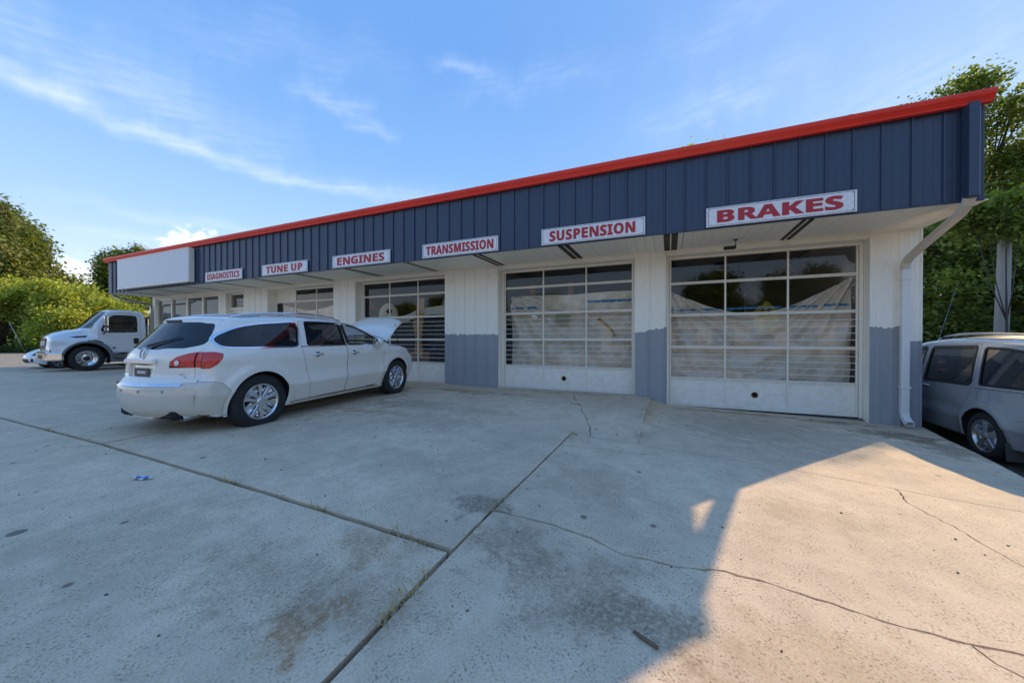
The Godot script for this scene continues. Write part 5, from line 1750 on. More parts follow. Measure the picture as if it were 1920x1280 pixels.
		var rail := part(car, "roof_rail", fin(rr), M.steel)
		for k in [1, 13]:
			var ft := S()
			box(ft, pts[k] + Vector3(0.06 if k == 1 else -0.06, -0.016, 0), Vector3(0.24, 0.05, 0.05), 0.018)
			part(rail, "rail_foot", fin(ft), M.plastic_dark)
		var mi := S(true)
		lathe(mi, [Vector2(0.0, 0.10), Vector2(0.06, 0.085), Vector2(0.09, 0.03), Vector2(0.09, -0.06), Vector2(0.0, -0.06)], Vector3(2.45, 1.08, sgn * 1.09), Vector3(1, 0.1, sgn * 0.15), 18)
		box(mi, Vector3(2.47, 1.04, sgn * 0.98), Vector3(0.07, 0.05, 0.14), 0.02)
		part(car, "door_mirror", fin(mi), silver)
	var glass_r := on_rear(b, shape([-0.66, 1.14, 0.66, 1.14, 0.60, 1.52, -0.60, 1.52]))
	var tg := shell(car, "tailgate", b, less([b.band(b.s_y(0.70), b.s_y(1.66))], glass_r), 0.0, silver, Vector3(-1, 0.2, 0))
	shell(tg, "rear_window", b, [glass_r], -0.002, tint, Vector3(-1, 0.3, 0))
	shell(car, "rear_bumper", b, [b.band(0.0, b.s_y(0.70))], -0.002, silver, Vector3(-1, 0, 0))
	shell(car, "inner_rear_shell", b, less([b.band(b.s_y(0.4), b.s_y(1.62), 0.04)], glass_r), 0.035, M.dark, Vector3(-1, 0, 0))
	var screen := on_top(b, shape([2.02, -0.64, 2.86, -0.82, 2.86, 0.82, 2.02, 0.64]))
	shell(car, "roof", b, [b.band(b.s_y(1.655), b.s_x(1.96))], 0.0, silver, Vector3.UP)
	shell(car, "windscreen_pillars", b, less([b.band(b.s_x(1.96), b.s_x(2.95))], screen), 0.0, silver, Vector3(1, 1, 0))
	shell(car, "windscreen", b, [screen], 0.003, clear, Vector3(1, 1, 0))
	shell(car, "hood", b, [b.band(b.s_x(2.955), b.s_front(0.84))], 0.0, silver, Vector3.UP)
	shell(car, "front_fascia", b, [b.band(b.s_front(0.835), b.end())], 0.0, silver, Vector3(1, 0, 0))
	shell(car, "grille", b, [on_front(b, shape([-0.4, 0.34, 0.4, 0.34, 0.45, 0.72, -0.45, 0.72]))], -0.006, M.plastic_dark, Vector3(1, 0, 0))
	var floor_ := S()
	box(floor_, Vector3(1.45, 0.30, 0), Vector3(4.5, 0.14, 1.2), 0.04)
	box(floor_, Vector3(1.50, 0.30, 0), Vector3(2.2, 0.14, 1.8), 0.04)
	part(car, "floor_pan", fin(floor_), M.dark)
	for z in [-0.45, 0.45]:
		for x in [-0.1, 0.9, 1.85]:
			seat(car, Vector3(x, 0.45, z), mat(0.12, 0.12, 0.12, 0.8))

# white medium-duty truck cab with a flat deck, standing past the far end of the shop
func build_truck() -> void:
	var car := thing("flatbed_truck", "white medium duty truck with chrome bumper, beyond the shop's office end", "truck", Vector3(-22.53, 0.03, -6.62))
	car.basis = Basis(Vector3(-0.1305, 0, 0.9914), Vector3.UP, Vector3(-0.9914, 0, -0.1305)).orthonormalized()
	var white := paint(0.78, 0.80, 0.82, 0.3)
	var tint := glass(0.016, 0.018, 0.02, 0.8)
	tint.metallic_specular = 0.7
	var grey_p := mat(0.16, 0.165, 0.17, 0.6)
	var w := func(x: float, y: float) -> float:
		var v := 1.09
		if y > 1.7:
			v -= (y - 1.7) * 0.13
		var hood := smoothstep(-0.30, 0.10, x)
		v -= hood * (0.26 * smoothstep(1.20, 1.56, y) + 0.08 * smoothstep(0.6, 1.0, x))
		v += 0.035 * exp(-pow((Vector2(x, y - 0.5).length() - 0.70) / 0.12, 2.0)) * smoothstep(-0.9, -0.5, x)
		return v
	var b := Body.new([
		[-1.69, 0.72, -0.02, 0], [-1.70, 1.4, -0.02, 0], [-1.69, 2.15, -0.03, 0], [-1.62, 2.40, -0.03, 0.01], [-1.45, 2.48, 0, 0.03], [-1.1, 2.50, 0, 0.04], [-0.78, 2.49, 0.03, 0.04], [-0.56, 2.42, 0.08, 0.03],
		[-0.30, 2.05, 0.14, 0.01], [-0.06, 1.70, 0.2, 0.0], [0.08, 1.645, 0.16, 0.03], [0.35, 1.585, 0.12, 0.05], [0.65, 1.49, 0.10, 0.05], [0.82, 1.405, 0.08, 0.03], [0.885, 1.32, 0.06, 0.01], [0.91, 1.15, 0.05, 0], [0.93, 0.95, 0.05, 0], [0.94, 0.72, 0.05, 0],
	], w, Vector3(0.09, 0.06, 0.07))
	b.power = 3.2
	var full := b.outline(V2([0.7, 0.66, 0.55, 0.64, -0.55, 0.64, -1.0, 0.70]))
	var arch := circle(Vector2(0, 0.50), 0.64)
	var win := shape([-1.40, 1.68, -1.34, 1.60, -0.62, 1.58, -0.44, 1.60, -0.40, 1.70, -0.56, 2.05, -0.70, 2.22, -0.84, 2.26, -1.30, 2.26, -1.40, 2.18], 2)
	var door := shape([-1.54, 0.84, -1.48, 0.78, -0.78, 0.78, -0.62, 0.98, -0.34, 1.20, -0.30, 1.55, -0.34, 1.75, -0.58, 2.16, -0.74, 2.34, -0.92, 2.38, -1.40, 2.38, -1.54, 2.26])
	for sgn in [1.0, -1.0]:
		var rest := less(less([full], arch), grow(door, 0.006))
		skin(car, "cab_side", b, rest, sgn, 0.0, white)
		skin(car, "inner_shell", b, less(less([full], circle(Vector2(0, 0.50), 0.65)), win), sgn, 0.04, M.dark, Vector2(0.12, 0.12))
		var d := skin(car, "door", b, less([door], win), sgn, 0.0, white)
		skin(d, "window", b, [win], sgn, 0.014, tint)
		skin(d, "window_seal", b, less([grow(win, 0.03)], grow(win, -0.003)), sgn, -0.003, M.black, Vector2(0.08, 0.08))
		skin(d, "latch_recess", b, [shape([-1.48, 1.10, -1.40, 1.06, -1.32, 1.10, -1.31, 1.28, -1.34, 1.32, -1.47, 1.32], 2)], sgn, -0.004, M.plastic_dark)
		var em := S(true)
		lathe(em, [Vector2(0.0, 0.006), Vector2(0.07, 0.005), Vector2(0.08, 0.0)], Vector3.ZERO, Vector3(0, 0, sgn), 20)
		var eo := part(d, "door_emblem", fin(em), grey_p)
		eo.position = Vector3(-0.72, 0.92, sgn * (b.half(-0.72, 0.92)))
		eo.scale = Vector3(1.0, 0.5, 1.0)
		skin(car, "hood_vent", b, [shape([-0.02, 1.42, 0.26, 1.40, 0.46, 1.355, 0.30, 1.33, 0.02, 1.345])], sgn, -0.004, M.plastic_dark)
		skin(car, "cowl_slot", b, [shape([-0.42, 1.12, -0.16, 1.24, -0.18, 1.27, -0.44, 1.15])], sgn, -0.005, M.plastic_dark)
		var ring := []
		for half_ in [rect(-1.2, 0.42, 0.0, 2.0), rect(0.0, 0.62, 1.2, 2.0)]:
			ring.append_array(less(Geometry2D.intersect_polygons(circle(Vector2(0, 0.50), 0.74 if half_[0].x < -0.5 else 0.69), half_), circle(Vector2(0, 0.50), 0.62)))
		skin(car, "wheel_flare", b, ring, sgn, -0.02, grey_p, Vector2(0.06, 0.06))
		wheel_well(car, b, Vector2(0, 0.50), 0.645, sgn)
		wheel(car, Vector3(0, 0.50, sgn * 0.94), sgn, 0.50, 0.30, 0.28, "truck")
		for x in [-4.2]:
			wheel(car, Vector3(x, 0.50, sgn * 0.86), sgn, 0.50, 0.30, 0.28, "truck")
		# headlamp on the corner of the hood
		var hl := skin(car, "head_lamp", b, within([shape([1.1, 0.98, 0.62, 1.01, 0.50, 1.08, 0.60, 1.16, 0.80, 1.20, 1.1, 1.20])], full), sgn, -0.004, mat(0.62, 0.66, 0.68, 0.12))
		shell(hl, "head_lamp_front", b, within([on_front(b, shape([sgn * 0.62, 0.99, sgn * 1.3, 0.97, sgn * 1.3, 1.2, sgn * 0.66, 1.19]))], b.band(b.s_front(1.3), b.end())), -0.004, mat(0.62, 0.66, 0.68, 0.12), Vector3(1, 0, 0))
		# step box and tank under the door
		var st := S()
		box(st, Vector3(-1.15, 0.56, sgn * 0.86), Vector3(0.95, 0.28, 0.40), 0.05)
		part(car, "side_tank", fin(st), grey_p)
		for y in [0.44, 0.69]:
			box_at(car, "step", Vector3(-1.60, y, sgn * 1.02), Vector3(-0.72, y + 0.035, sgn * 1.11), M.plastic_dark)
		# mirror on its arm
		var mi := S()
		box(mi, Vector3(-0.46, 2.02, sgn * 1.36), Vector3(0.10, 0.42, 0.21), 0.035)
		box(mi, Vector3(-0.46, 1.68, sgn * 1.36), Vector3(0.10, 0.17, 0.21), 0.035)
		var mo := part(car, "door_mirror", fin(mi), M.chrome)
		var arm := S(true)
		tube(arm, [Vector3(-0.40, 1.50, sgn * 1.08), Vector3(-0.42, 1.50, sgn * 1.28), Vector3(-0.45, 1.60, sgn * 1.31), Vector3(-0.46, 2.2, sgn * 1.32), Vector3(-0.50, 2.26, sgn * 1.04)], [0.018, 0.018, 0.016, 0.014, 0.014], 8)
		part(mo, "mirror_arm", fin(arm), M.plastic_dark)
		var ex := S(true)
		tube(ex, [Vector3(-1.80, 0.6, sgn * 0.9), Vector3(-1.80, 1.9, sgn * 0.9)], [0.03, 0.03], 8)
		part(car, "grab_rail", fin(ex), M.steel)
	var screen := on_top(b, shape([-0.57, -0.90, -0.09, -0.99, -0.09, 0.99, -0.57, 0.90]))
	shell(car, "cab_back", b, [b.band(0.0, b.s_y(2.40))], 0.0, white, Vector3(-1, 0, 0))
	shell(car, "cab_roof", b, [b.band(b.s_y(2.395), b.s_x(-0.60))], 0.0, white, Vector3.UP)
	shell(car, "windscreen_frame", b, less([b.band(b.s_x(-0.605), b.s_x(-0.055))], screen), 0.0, white, Vector3(1, 1, 0))
	shell(car, "windscreen", b, [screen], -0.003, tint, Vector3(1, 1, 0))
	shell(car, "hood", b, [b.band(b.s_x(-0.058), b.s_front(1.30))], 0.0, white, Vector3.UP)
	shell(car, "hood_front", b, [b.band(b.s_front(1.305), b.end())], 0.0, white, Vector3(1, 0, 0))
	var gr := shell(car, "grille", b, [on_front(b, shape([-0.48, 0.88, 0.48, 0.88, 0.50, 1.27, 0.44, 1.30, -0.44, 1.30, -0.50, 1.27]))], -0.012, M.plastic_dark, Vector3(1, 0, 0))
	for k in 6:
		shell(gr, "grille_bar", b, [on_front(b, shape([-0.47, 0.905 + k * 0.064, 0.47, 0.905 + k * 0.064, 0.47, 0.919 + k * 0.064, -0.47, 0.919 + k * 0.064]))], -0.03, M.steel, Vector3(1, 0, 0))
	var bp := S()
	box(bp, Vector3(0.97, 0.60, 0), Vector3(0.16, 0.34, 1.9), 0.05)
	for sgn in [1.0, -1.0]:
		box(bp, Vector3(0.80, 0.60, sgn * 1.0), Vector3(0.44, 0.34, 0.20), 0.05, Basis(Vector3.UP, sgn * 0.28))
	var bump := part(car, "front_bumper", fin(bp), M.chrome)
	box_at(bump, "bumper_intake", Vector3(1.045, 0.50, -0.42), Vector3(1.056, 0.66, 0.42), M.plastic_dark)
	box_at(car, "bumper_gap", Vector3(0.55, 0.76, -1.0), Vector3(0.93, 0.86, 1.0), M.plastic_dark)
	var fr := S()
	for z in [-0.43, 0.43]:
		box(fr, Vector3(-2.6, 0.72, z), Vector3(6.6, 0.24, 0.09), 0.01)
	box(fr, Vector3(0, 0.50, 0), Vector3(0.14, 0.14, 1.7), 0.03)
	box(fr, Vector3(-4.2, 0.50, 0), Vector3(0.18, 0.18, 1.6), 0.03)
	box(fr, Vector3(0.2, 0.95, 0), Vector3(1.3, 0.6, 0.8), 0.08)
	part(car, "chassis", fin(fr), M.dark)
	var dk := S()
	box(dk, Vector3(-4.0, 0.98, 0), Vector3(4.2, 0.14, 2.4), 0.02)
	part(car, "deck", fin(dk), M.black)
	var hb := S()
	for z in [-1.1, -0.55, 0.0, 0.55, 1.1]:
		box(hb, Vector3(-1.98, 1.6, z), Vector3(0.08, 1.3, 0.08), 0.01)
	box(hb, Vector3(-1.98, 2.27, 0), Vector3(0.09, 0.1, 2.3), 0.01)
	part(car, "headboard", fin(hb), M.black)
	var seats := mat(0.06, 0.06, 0.065, 0.8)
	for z in [-0.55, 0.55]:
		seat(car, Vector3(-1.1, 1.1, z), seats)

# small white car whose nose shows past the truck
func build_sedan() -> void:
	var car := thing("sedan", "white sedan showing only its nose beyond the truck's bumper", "sedan", Vector3(-25.15, 0.03, -9.32))
	car.basis = Basis(Vector3(-0.05, 0, 0.9987), Vector3.UP, Vector3(-0.9987, 0, -0.05)).orthonormalized()
	var white := paint(0.80, 0.81, 0.82, 0.3)
	var tint := glass(0.014, 0.016, 0.018, 0.8)
	var w := func(x: float, y: float) -> float:
		var v := 0.90 - 0.10 * pow(clampf(-x / 0.9, 0.0, 1.2), 2.0) - 0.14 * pow(clampf((x - 2.4) / 1.1, 0.0, 1.2), 2.0)
		if y > 0.90:
			v -= (y - 0.90) * 0.45
		if y < 0.5:
			v -= (0.5 - y) * 0.18
		for ax in [0.0, 2.70]:
			v += 0.02 * exp(-pow((Vector2(x - ax, y - 0.32).length() - 0.39) / 0.09, 2.0))
		return v
	var b := Body.new([
		[-0.92, 0.25, -0.1, 0], [-0.97, 0.5, -0.12, 0], [-0.95, 0.75, -0.1, 0], [-0.88, 0.96, -0.1, 0.01], [-0.60, 1.03, -0.06, 0.02], [-0.2, 1.15, -0.1, 0.03], [0.3, 1.37, -0.05, 0.04], [0.9, 1.44, 0, 0.04], [1.4, 1.39, 0.04, 0.04], [1.85, 1.18, 0.12, 0.03],
		[2.2, 0.98, 0.16, 0.02], [2.6, 0.90, 0.12, 0.05], [3.0, 0.80, 0.12, 0.05], [3.25, 0.68, 0.14, 0.03], [3.36, 0.55, 0.15, 0], [3.38, 0.38, 0.15, 0], [3.34, 0.22, 0.12, 0],
	], w, Vector3(0.09, 0.12, 0.2))
	var full := b.outline(V2([3.1, 0.18, 2.2, 0.19, 0.4, 0.19, -0.5, 0.2]))
	var win := shape([-0.05, 1.0, 1.75, 0.97, 1.80, 1.06, 1.40, 1.29, 0.9, 1.34, 0.35, 1.28])
	var door := shape([0.85, 0.26, 1.85, 0.26, 2.0, 0.6, 1.98, 0.93, 0.85, 0.95])
	for sgn in [1.0, -1.0]:
		var rest := [full]
		for cut in [circle(Vector2(0, 0.32), 0.36), circle(Vector2(2.7, 0.32), 0.36), win, grow(door, 0.005)]:
			rest = less(rest, cut)
		skin(car, "side_panel", b, rest, sgn, 0.0, white)
		skin(car, "door", b, [door], sgn, 0.0, white)
		skin(car, "side_window", b, [win], sgn, 0.01, tint)
		skin(car, "inner_shell", b, less(less([full], circle(Vector2(0, 0.32), 0.37)), circle(Vector2(2.7, 0.32), 0.37)), sgn, 0.06, M.dark, Vector2(0.15, 0.12))
		skin(car, "head_lamp", b, within([shape([3.6, 0.56, 3.12, 0.58, 2.92, 0.72, 3.10, 0.74, 3.6, 0.68])], full), sgn, -0.004, mat(0.03, 0.032, 0.035, 0.12))
		shell(car, "head_lamp_front", b, within([on_front(b, shape([sgn * 0.50, 0.56, sgn * 1.1, 0.55, sgn * 1.1, 0.69, sgn * 0.5, 0.66]))], b.band(b.s_front(0.75), b.end())), -0.004, mat(0.03, 0.032, 0.035, 0.12), Vector3(1, 0, 0))
		shell(car, "fog_recess", b, within([on_front(b, shape([sgn * 0.46, 0.30, sgn * 0.72, 0.29, sgn * 0.70, 0.44, sgn * 0.50, 0.43]))], b.band(b.s_front(0.75), b.end())), -0.004, M.plastic_dark, Vector3(1, 0, 0))
		for ax in [0.0, 2.70]:
			wheel_well(car, b, Vector2(ax, 0.32), 0.363, sgn)
			wheel(car, Vector3(ax, 0.318, sgn * 0.77), sgn, 0.318, 0.2, 0.205, "van")
	var screen := on_top(b, shape([1.45, -0.58, 2.12, -0.70, 2.12, 0.70, 1.45, 0.58]))
	shell(car, "tail", b, [b.band(0.0, b.s_x(-0.3))], 0.0, white, Vector3(-1, 0.4, 0))
	shell(car, "rear_window", b, [b.band(b.s_x(-0.295), b.s_x(0.35))], 0.0, tint, Vector3(-1, 1, 0))
	shell(car, "roof", b, [b.band(b.s_x(0.355), b.s_x(1.40))], 0.0, white, Vector3.UP)
	shell(car, "windscreen_frame", b, less([b.band(b.s_x(1.405), b.s_x(2.18))], screen), 0.0, white, Vector3(1, 1, 0))
	shell(car, "windscreen", b, [screen], 0.0, tint, Vector3(1, 1, 0))
	shell(car, "hood", b, [b.band(b.s_x(2.185), b.s_front(0.70))], 0.0, white, Vector3.UP)
	shell(car, "front_bumper", b, [b.band(b.s_front(0.695), b.end())], 0.0, white, Vector3(1, 0, 0))
	shell(car, "grille", b, [on_front(b, shape([-0.42, 0.27, 0.42, 0.27, 0.36, 0.42, -0.36, 0.42]))], -0.005, M.plastic_dark, Vector3(1, 0, 0))
	var floor_ := S()
	box(floor_, Vector3(1.25, 0.26, 0), Vector3(4.0, 0.12, 1.1), 0.04)
	part(car, "floor_pan", fin(floor_), M.dark)

# ------------------------------------------------------------------ trees
var clumps := {}

# a ball of separate folded leaves on short twigs
func clump(kind: String, leaf: float, spread: float, count: int, seed_: int) -> ArrayMesh:
	if clumps.has(kind):
		return clumps[kind]
	rng.seed = seed_
	var s := S()
	for k in count:
		var p := Vector3(rng.randfn(0, 0.42), rng.randfn(0, 0.34), rng.randfn(0, 0.42)) * spread
		var d := Vector3(rng.randf_range(-1, 1), rng.randf_range(-0.7, 0.5), rng.randf_range(-1, 1)).normalized()
		var up := (Vector3(rng.randf_range(-0.8, 0.8), 1.0, rng.randf_range(-0.8, 0.8))).normalized()
		var side := d.cross(up).normalized()
		up = side.cross(d)
		var l := leaf * rng.randf_range(0.7, 1.3)
		var w := l * rng.randf_range(0.26, 0.36)
		var mid := p + d * l * 0.45
		face(s, [p, mid + side * w + up * w * 0.35, p + d * l], up)
		face(s, [p, p + d * l, mid - side * w + up * w * 0.35], up)
	clumps[kind] = fin(s)
	return clumps[kind]

func leaf_material(r: float, g: float, b: float) -> StandardMaterial3D:
	var m := mat(1, 1, 1, 0.62)
	m.vertex_color_use_as_albedo = true
	m.backlight_enabled = true
	m.backlight = Color(r, g, b)
	return m

# lobes: [x, y, z, rx, ry, rz] about the foot of the tree
func tree(called: String, label: String, category: String, at: Vector3, lobes: Array, count: int, kind: String, tones: Array, trunk_r: float, seed_: int, group: String, size := 1.0, hole := -0.12) -> Node3D:
	var t := thing(called, label, category, at, 0.0, group)
	rng.seed = seed_
	var s := S(true)
	var top := 0.0
	for l in lobes:
		top = maxf(top, l[1])
	var knee := Vector3(rng.randf_range(-0.3, 0.3), top * 0.38, rng.randf_range(-0.3, 0.3))
	tube(s, [Vector3(0, -0.3, 0), Vector3(0, 0.3, 0), knee * 0.55, knee, Vector3(knee.x * 1.5, top * 0.8, knee.z * 1.4)], [trunk_r * 1.5, trunk_r * 1.08, trunk_r * 0.9, trunk_r * 0.72, trunk_r * 0.2], 9)
	for l in lobes:
		var c := Vector3(l[0], l[1], l[2])
		var from := knee * clampf(l[1] / top * 1.1, 0.35, 1.0)
		tube(s, [from, from.lerp(c, 0.5) + Vector3(0, -0.08 * c.length(), 0), c, c + Vector3(rng.randf_range(-0.5, 0.5) * l[3], 0.5 * l[4], rng.randf_range(-0.5, 0.5) * l[5])], [trunk_r * 0.42, trunk_r * 0.3, trunk_r * 0.18, trunk_r * 0.06], 7)
		for k in 4:
			var e := Vector3(rng.randf_range(-0.8, 0.8) * l[3], rng.randf_range(-0.4, 0.8) * l[4], rng.randf_range(-0.8, 0.8) * l[5])
			tube(s, [from.lerp(c, 0.7), c + e * 0.5, c + e], [trunk_r * 0.16, trunk_r * 0.1, trunk_r * 0.04], 5)
	part(t, "trunk", fin(s), M.bark)
	var mm := MultiMesh.new()
	mm.transform_format = MultiMesh.TRANSFORM_3D
	mm.use_colors = true
	mm.mesh = clumps[kind]
	var total := 0.0
	for l in lobes:
		total += pow(l[3] * l[4] * l[5], 0.72)
	var gaps := noise(0.55, 2, seed_)
	var places := []
	for l in lobes:
		var n := int(count * pow(l[3] * l[4] * l[5], 0.72) / total)
		var tries := 0
		while n > 0 and tries < count * 6:
			tries += 1
			var d := Vector3(rng.randfn(), rng.randfn(), rng.randfn()).normalized() * pow(rng.randf(), 0.30)
			var p := Vector3(l[0] + d.x * l[3], l[1] + d.y * l[4], l[2] + d.z * l[5])
			if p.y < 0.15 or gaps.get_noise_3dv(p * 1.2) < hole:
				continue
			n -= 1
			places.append(p)
	mm.instance_count = places.size()
	for k in places.size():
		var q := Basis.from_euler(Vector3(rng.randf_range(-0.6, 0.6), rng.randf_range(0, TAU), rng.randf_range(-0.6, 0.6))).scaled(Vector3.ONE * size * rng.randf_range(0.7, 1.3))
		mm.set_instance_transform(k, Transform3D(q, places[k]))
		var c: Color = tones[rng.randi() % tones.size()]
		var v := rng.randf_range(0.75, 1.25)
		mm.set_instance_color(k, Color(c.r * v, c.g * v, c.b * v))
	var crown := MultiMeshInstance3D.new()
	crown.name = "crown"
	crown.multimesh = mm
	crown.set_meta("kind", "stuff")
	crown.material_override = M.leaf
	t.add_child(crown)
	return t

# where a thing of the photograph stands: degrees to the right of the facade's normal, and metres from the camera on the ground
func place(px: float, depth: float, y := 0.0) -> Vector3:
	var c := cos(atan(295.0 / 677.0))
	var s := sin(atan(295.0 / 677.0))
	var x := (px - 960.0) / 677.0 * depth
	return Vector3(x * c - depth * s, y, -x * s - depth * c)

func heap_lobes(n: int, r: float, low: float, high: float, lobe: float, seed_: int, squash := 0.75) -> Array:
	rng.seed = seed_
	var out := []
	for k in n:
		var a := TAU * (k * 0.618 + rng.randf() * 0.2)
		var t := (k + 0.5) / n
		var y := lerpf(low, high, t)
		var rr := r * sqrt(clampf(1.0 - pow((t - 0.32) / 0.70, 2.0), 0.03, 1.0)) * rng.randf_range(0.65, 1.0)
		var z := lobe * rng.randf_range(0.75, 1.25) * lerpf(1.1, 0.75, t)
		out.append([cos(a) * rr, y, sin(a) * rr, z, z * squash, z])
	return out

func build_trees() -> void:
	M.leaf = leaf_material(0.95, 1.0, 0.55)
	M.bark = worn(mat(0.12, 0.10, 0.08, 0.95), M.fine, Vector3(3, 1, 3))
	clump("broad", 0.24, 0.75, 46, 101)
	clump("small", 0.17, 0.62, 48, 102)
	clump("near", 0.13, 0.50, 40, 103)
	var olive := [Color(0.20, 0.24, 0.075), Color(0.26, 0.29, 0.10), Color(0.34, 0.34, 0.15), Color(0.13, 0.17, 0.055)]
	var bright := [Color(0.54, 0.54, 0.10), Color(0.44, 0.49, 0.085), Color(0.62, 0.58, 0.14), Color(0.24, 0.30, 0.06)]
	var deep := [Color(0.055, 0.085, 0.04), Color(0.07, 0.10, 0.045), Color(0.09, 0.115, 0.055)]
	var mid := [Color(0.21, 0.26, 0.06), Color(0.29, 0.33, 0.08), Color(0.46, 0.46, 0.11), Color(0.12, 0.16, 0.045)]
	var gl := "trees past the far end of the lot"
	tree("oak_tree", "tall spreading olive green tree at the left edge of the lot", "tree", place(-60, 46, 0.2), heap_lobes(17, 7.4, 4.5, 17.5, 3.6, 201), 2700, "broad", olive, 0.42, 301, gl, 1.7, -0.02)
	tree("round_bush", "broad yellow green bush below the tall tree", "bush", place(52, 40, 0.1), heap_lobes(11, 3.4, 1.0, 6.6, 2.0, 202), 1450, "small", bright, 0.16, 302, gl, 1.6, 0.02)
	tree("round_bush", "highest yellow green bush, behind the truck's windscreen", "bush", place(122, 39, 0.1), heap_lobes(11, 3.2, 0.9, 6.5, 2.0, 203), 1450, "small", bright, 0.16, 303, gl, 1.6, 0.02)
	tree("round_bush", "low yellow green bush sloping down behind the truck's cab", "bush", place(188, 38, 0.1), heap_lobes(9, 2.8, 0.8, 4.6, 1.7, 204), 1150, "small", bright, 0.14, 304, gl, 1.6, 0.02)
	tree("dark_tree", "dark tree standing behind the yellow green bushes", "tree", place(150, 84, 0.8), heap_lobes(9, 4.2, 4.0, 10.2, 2.8, 205), 1300, "broad", deep, 0.4, 305, gl, 1.7)
	tree("dark_tree", "dark tree just left of the shop's far roof corner", "tree", place(196, 76, 0.8), heap_lobes(9, 3.6, 4.0, 11.0, 2.8, 206), 1300, "broad", deep, 0.4, 306, gl, 1.7)
	tree("tall_tree", "tree top rising just above the red gutter's far end", "tree", place(252, 60, 0.6), heap_lobes(12, 4.0, 3.0, 14.8, 3.0, 207), 1700, "broad", mid, 0.35, 307, gl, 1.4)
	tree("dark_tree", "dark tree filling the gap under the far soffit", "tree", place(268, 50, 0.4), heap_lobes(8, 3.0, 1.5, 7.5, 2.4, 208), 1200, "small", mid, 0.25, 308, gl, 1.4)
	tree("round_bush", "reddish brown shrub low at the left edge", "bush", place(4, 36, 0.0), heap_lobes(5, 1.6, 0.6, 2.2, 1.0, 209), 620, "small", [Color(0.13, 0.05, 0.03), Color(0.10, 0.07, 0.03), Color(0.07, 0.08, 0.03)], 0.08, 309, gl)
	# right side, behind the van
	var gr := "trees behind the lower yard"
	tree("tall_tree", "tall airy tree reaching above the roof's red corner", "tree", place(1800, 22, -0.3), [[-3.6, 13.2, 1.5, 1.7, 0.9, 1.6], [-1.9, 15.0, 0.5, 1.9, 1.1, 1.7], [0.3, 16.4, 0.0, 1.5, 1.0, 1.5], [-0.6, 13.4, -0.5, 2.1, 1.2, 2.0], [1.9, 14.6, 0.3, 1.8, 1.1, 1.8], [3.0, 12.6, 0.6, 1.8, 1.2, 1.8], [1.2, 11.8, -0.5, 1.9, 1.2, 1.8], [2.6, 10.4, 0.8, 1.9, 1.0, 1.8], [-1.0, 10.6, 0.2, 1.8, 1.1, 1.8], [0.8, 9.0, 0.0, 1.9, 1.0, 1.9], [-5.2, 12.0, 1.8, 1.2, 0.7, 1.2], [-6.4, 12.3, 1.5, 0.9, 0.6, 0.9]], 1150, "near", mid, 0.26, 310, gr, 1.35, 0.05)
	var spots := [[1752, 18, 8.4, 2.4], [1800, 23, 10.2, 2.8], [1826, 17.5, 8.2, 2.0], [1885, 20, 9.4, 2.6], [1945, 17.5, 8.0, 2.4], [1990, 17, 7.2, 2.8], [1715, 26, 10.2, 2.8]]
	var says := ["leafy green tree right beside the shop's end wall", "leafy green tree standing between the end wall and the utility pole", "leafy green tree just left of the utility pole", "leafy green tree behind the utility pole", "leafy green tree at the far right, past the utility pole", "leafy green tree beyond the right edge, past the van's tail", "leafy tree mostly hidden behind the shop's end wall"]
	for k in spots.size():
		var p: Array = spots[k]
		tree("leafy_tree", says[k], "tree", place(p[0], p[1], -0.35), heap_lobes(12, p[3], 0.9, p[2] - 0.9, 1.1, 220 + k), 430, "near", mid, 0.16, 320 + k, gr, 1.5, 0.12)
	tree("leafy_tree", "leafy boughs hanging in front of the utility pole's top", "tree", place(1893, 12.9, -0.4), [[-0.15, 6.2, 0.1, 0.62, 0.5, 0.62], [-0.75, 5.9, 0.3, 0.6, 0.45, 0.6], [0.25, 5.8, 0.0, 0.45, 0.4, 0.45], [-1.3, 6.2, 0.6, 0.6, 0.4, 0.6]], 240, "near", mid, 0.05, 343, gr, 1.1, 0.0)
	tree("tall_tree", "small tree top peeping over the middle of the roof line", "tree", place(1308, 34, 0.0), heap_lobes(7, 1.5, 13.0, 19.2, 1.5, 241), 420, "near", bright, 0.3, 341, gr, 1.5)
	tree("tall_tree", "tree top barely showing above the roof right of the middle", "tree", place(1384, 36, 0.0), heap_lobes(7, 2.0, 13.0, 19.6, 1.5, 242), 420, "near", mid, 0.3, 342, gr, 1.5)
	for k in 5:
		tree("leafy_tree", ["nearest low tree along the yard's right side", "second low tree along the yard's right side", "third low tree along the yard's right side", "fourth low tree along the yard's right side", "last low tree along the yard's right side"][k], "tree", Vector3(23.0 + 2.0 * sin(k * 2.1), -0.4, 4.0 - k * 6.5), heap_lobes(10, 2.6, 0.8, 5.0 + sin(k * 3.3), 1.4, 280 + k), 620, "near", mid, 0.16, 380 + k, gr, 1.7, 0.04)
	# across the street, mirrored in the doors
	for k in 9:
		var x := -52.0 + k * 11.5
		rng.seed = 500 + k
		var h := rng.randf_range(6.5, 10.5)
		tree("street_tree", ["first", "second", "third", "fourth", "fifth", "sixth", "seventh", "eighth", "ninth"][k] + " tree from the west in the row across the street", "tree", Vector3(x + rng.randf_range(-2, 2), -0.15, 42.0 + rng.randf_range(-3, 6)), heap_lobes(9, 3.6, 2.0, h, 2.4, 260 + k), 900, "broad", mid, 0.3, 360 + k, "trees across the street", 1.5)

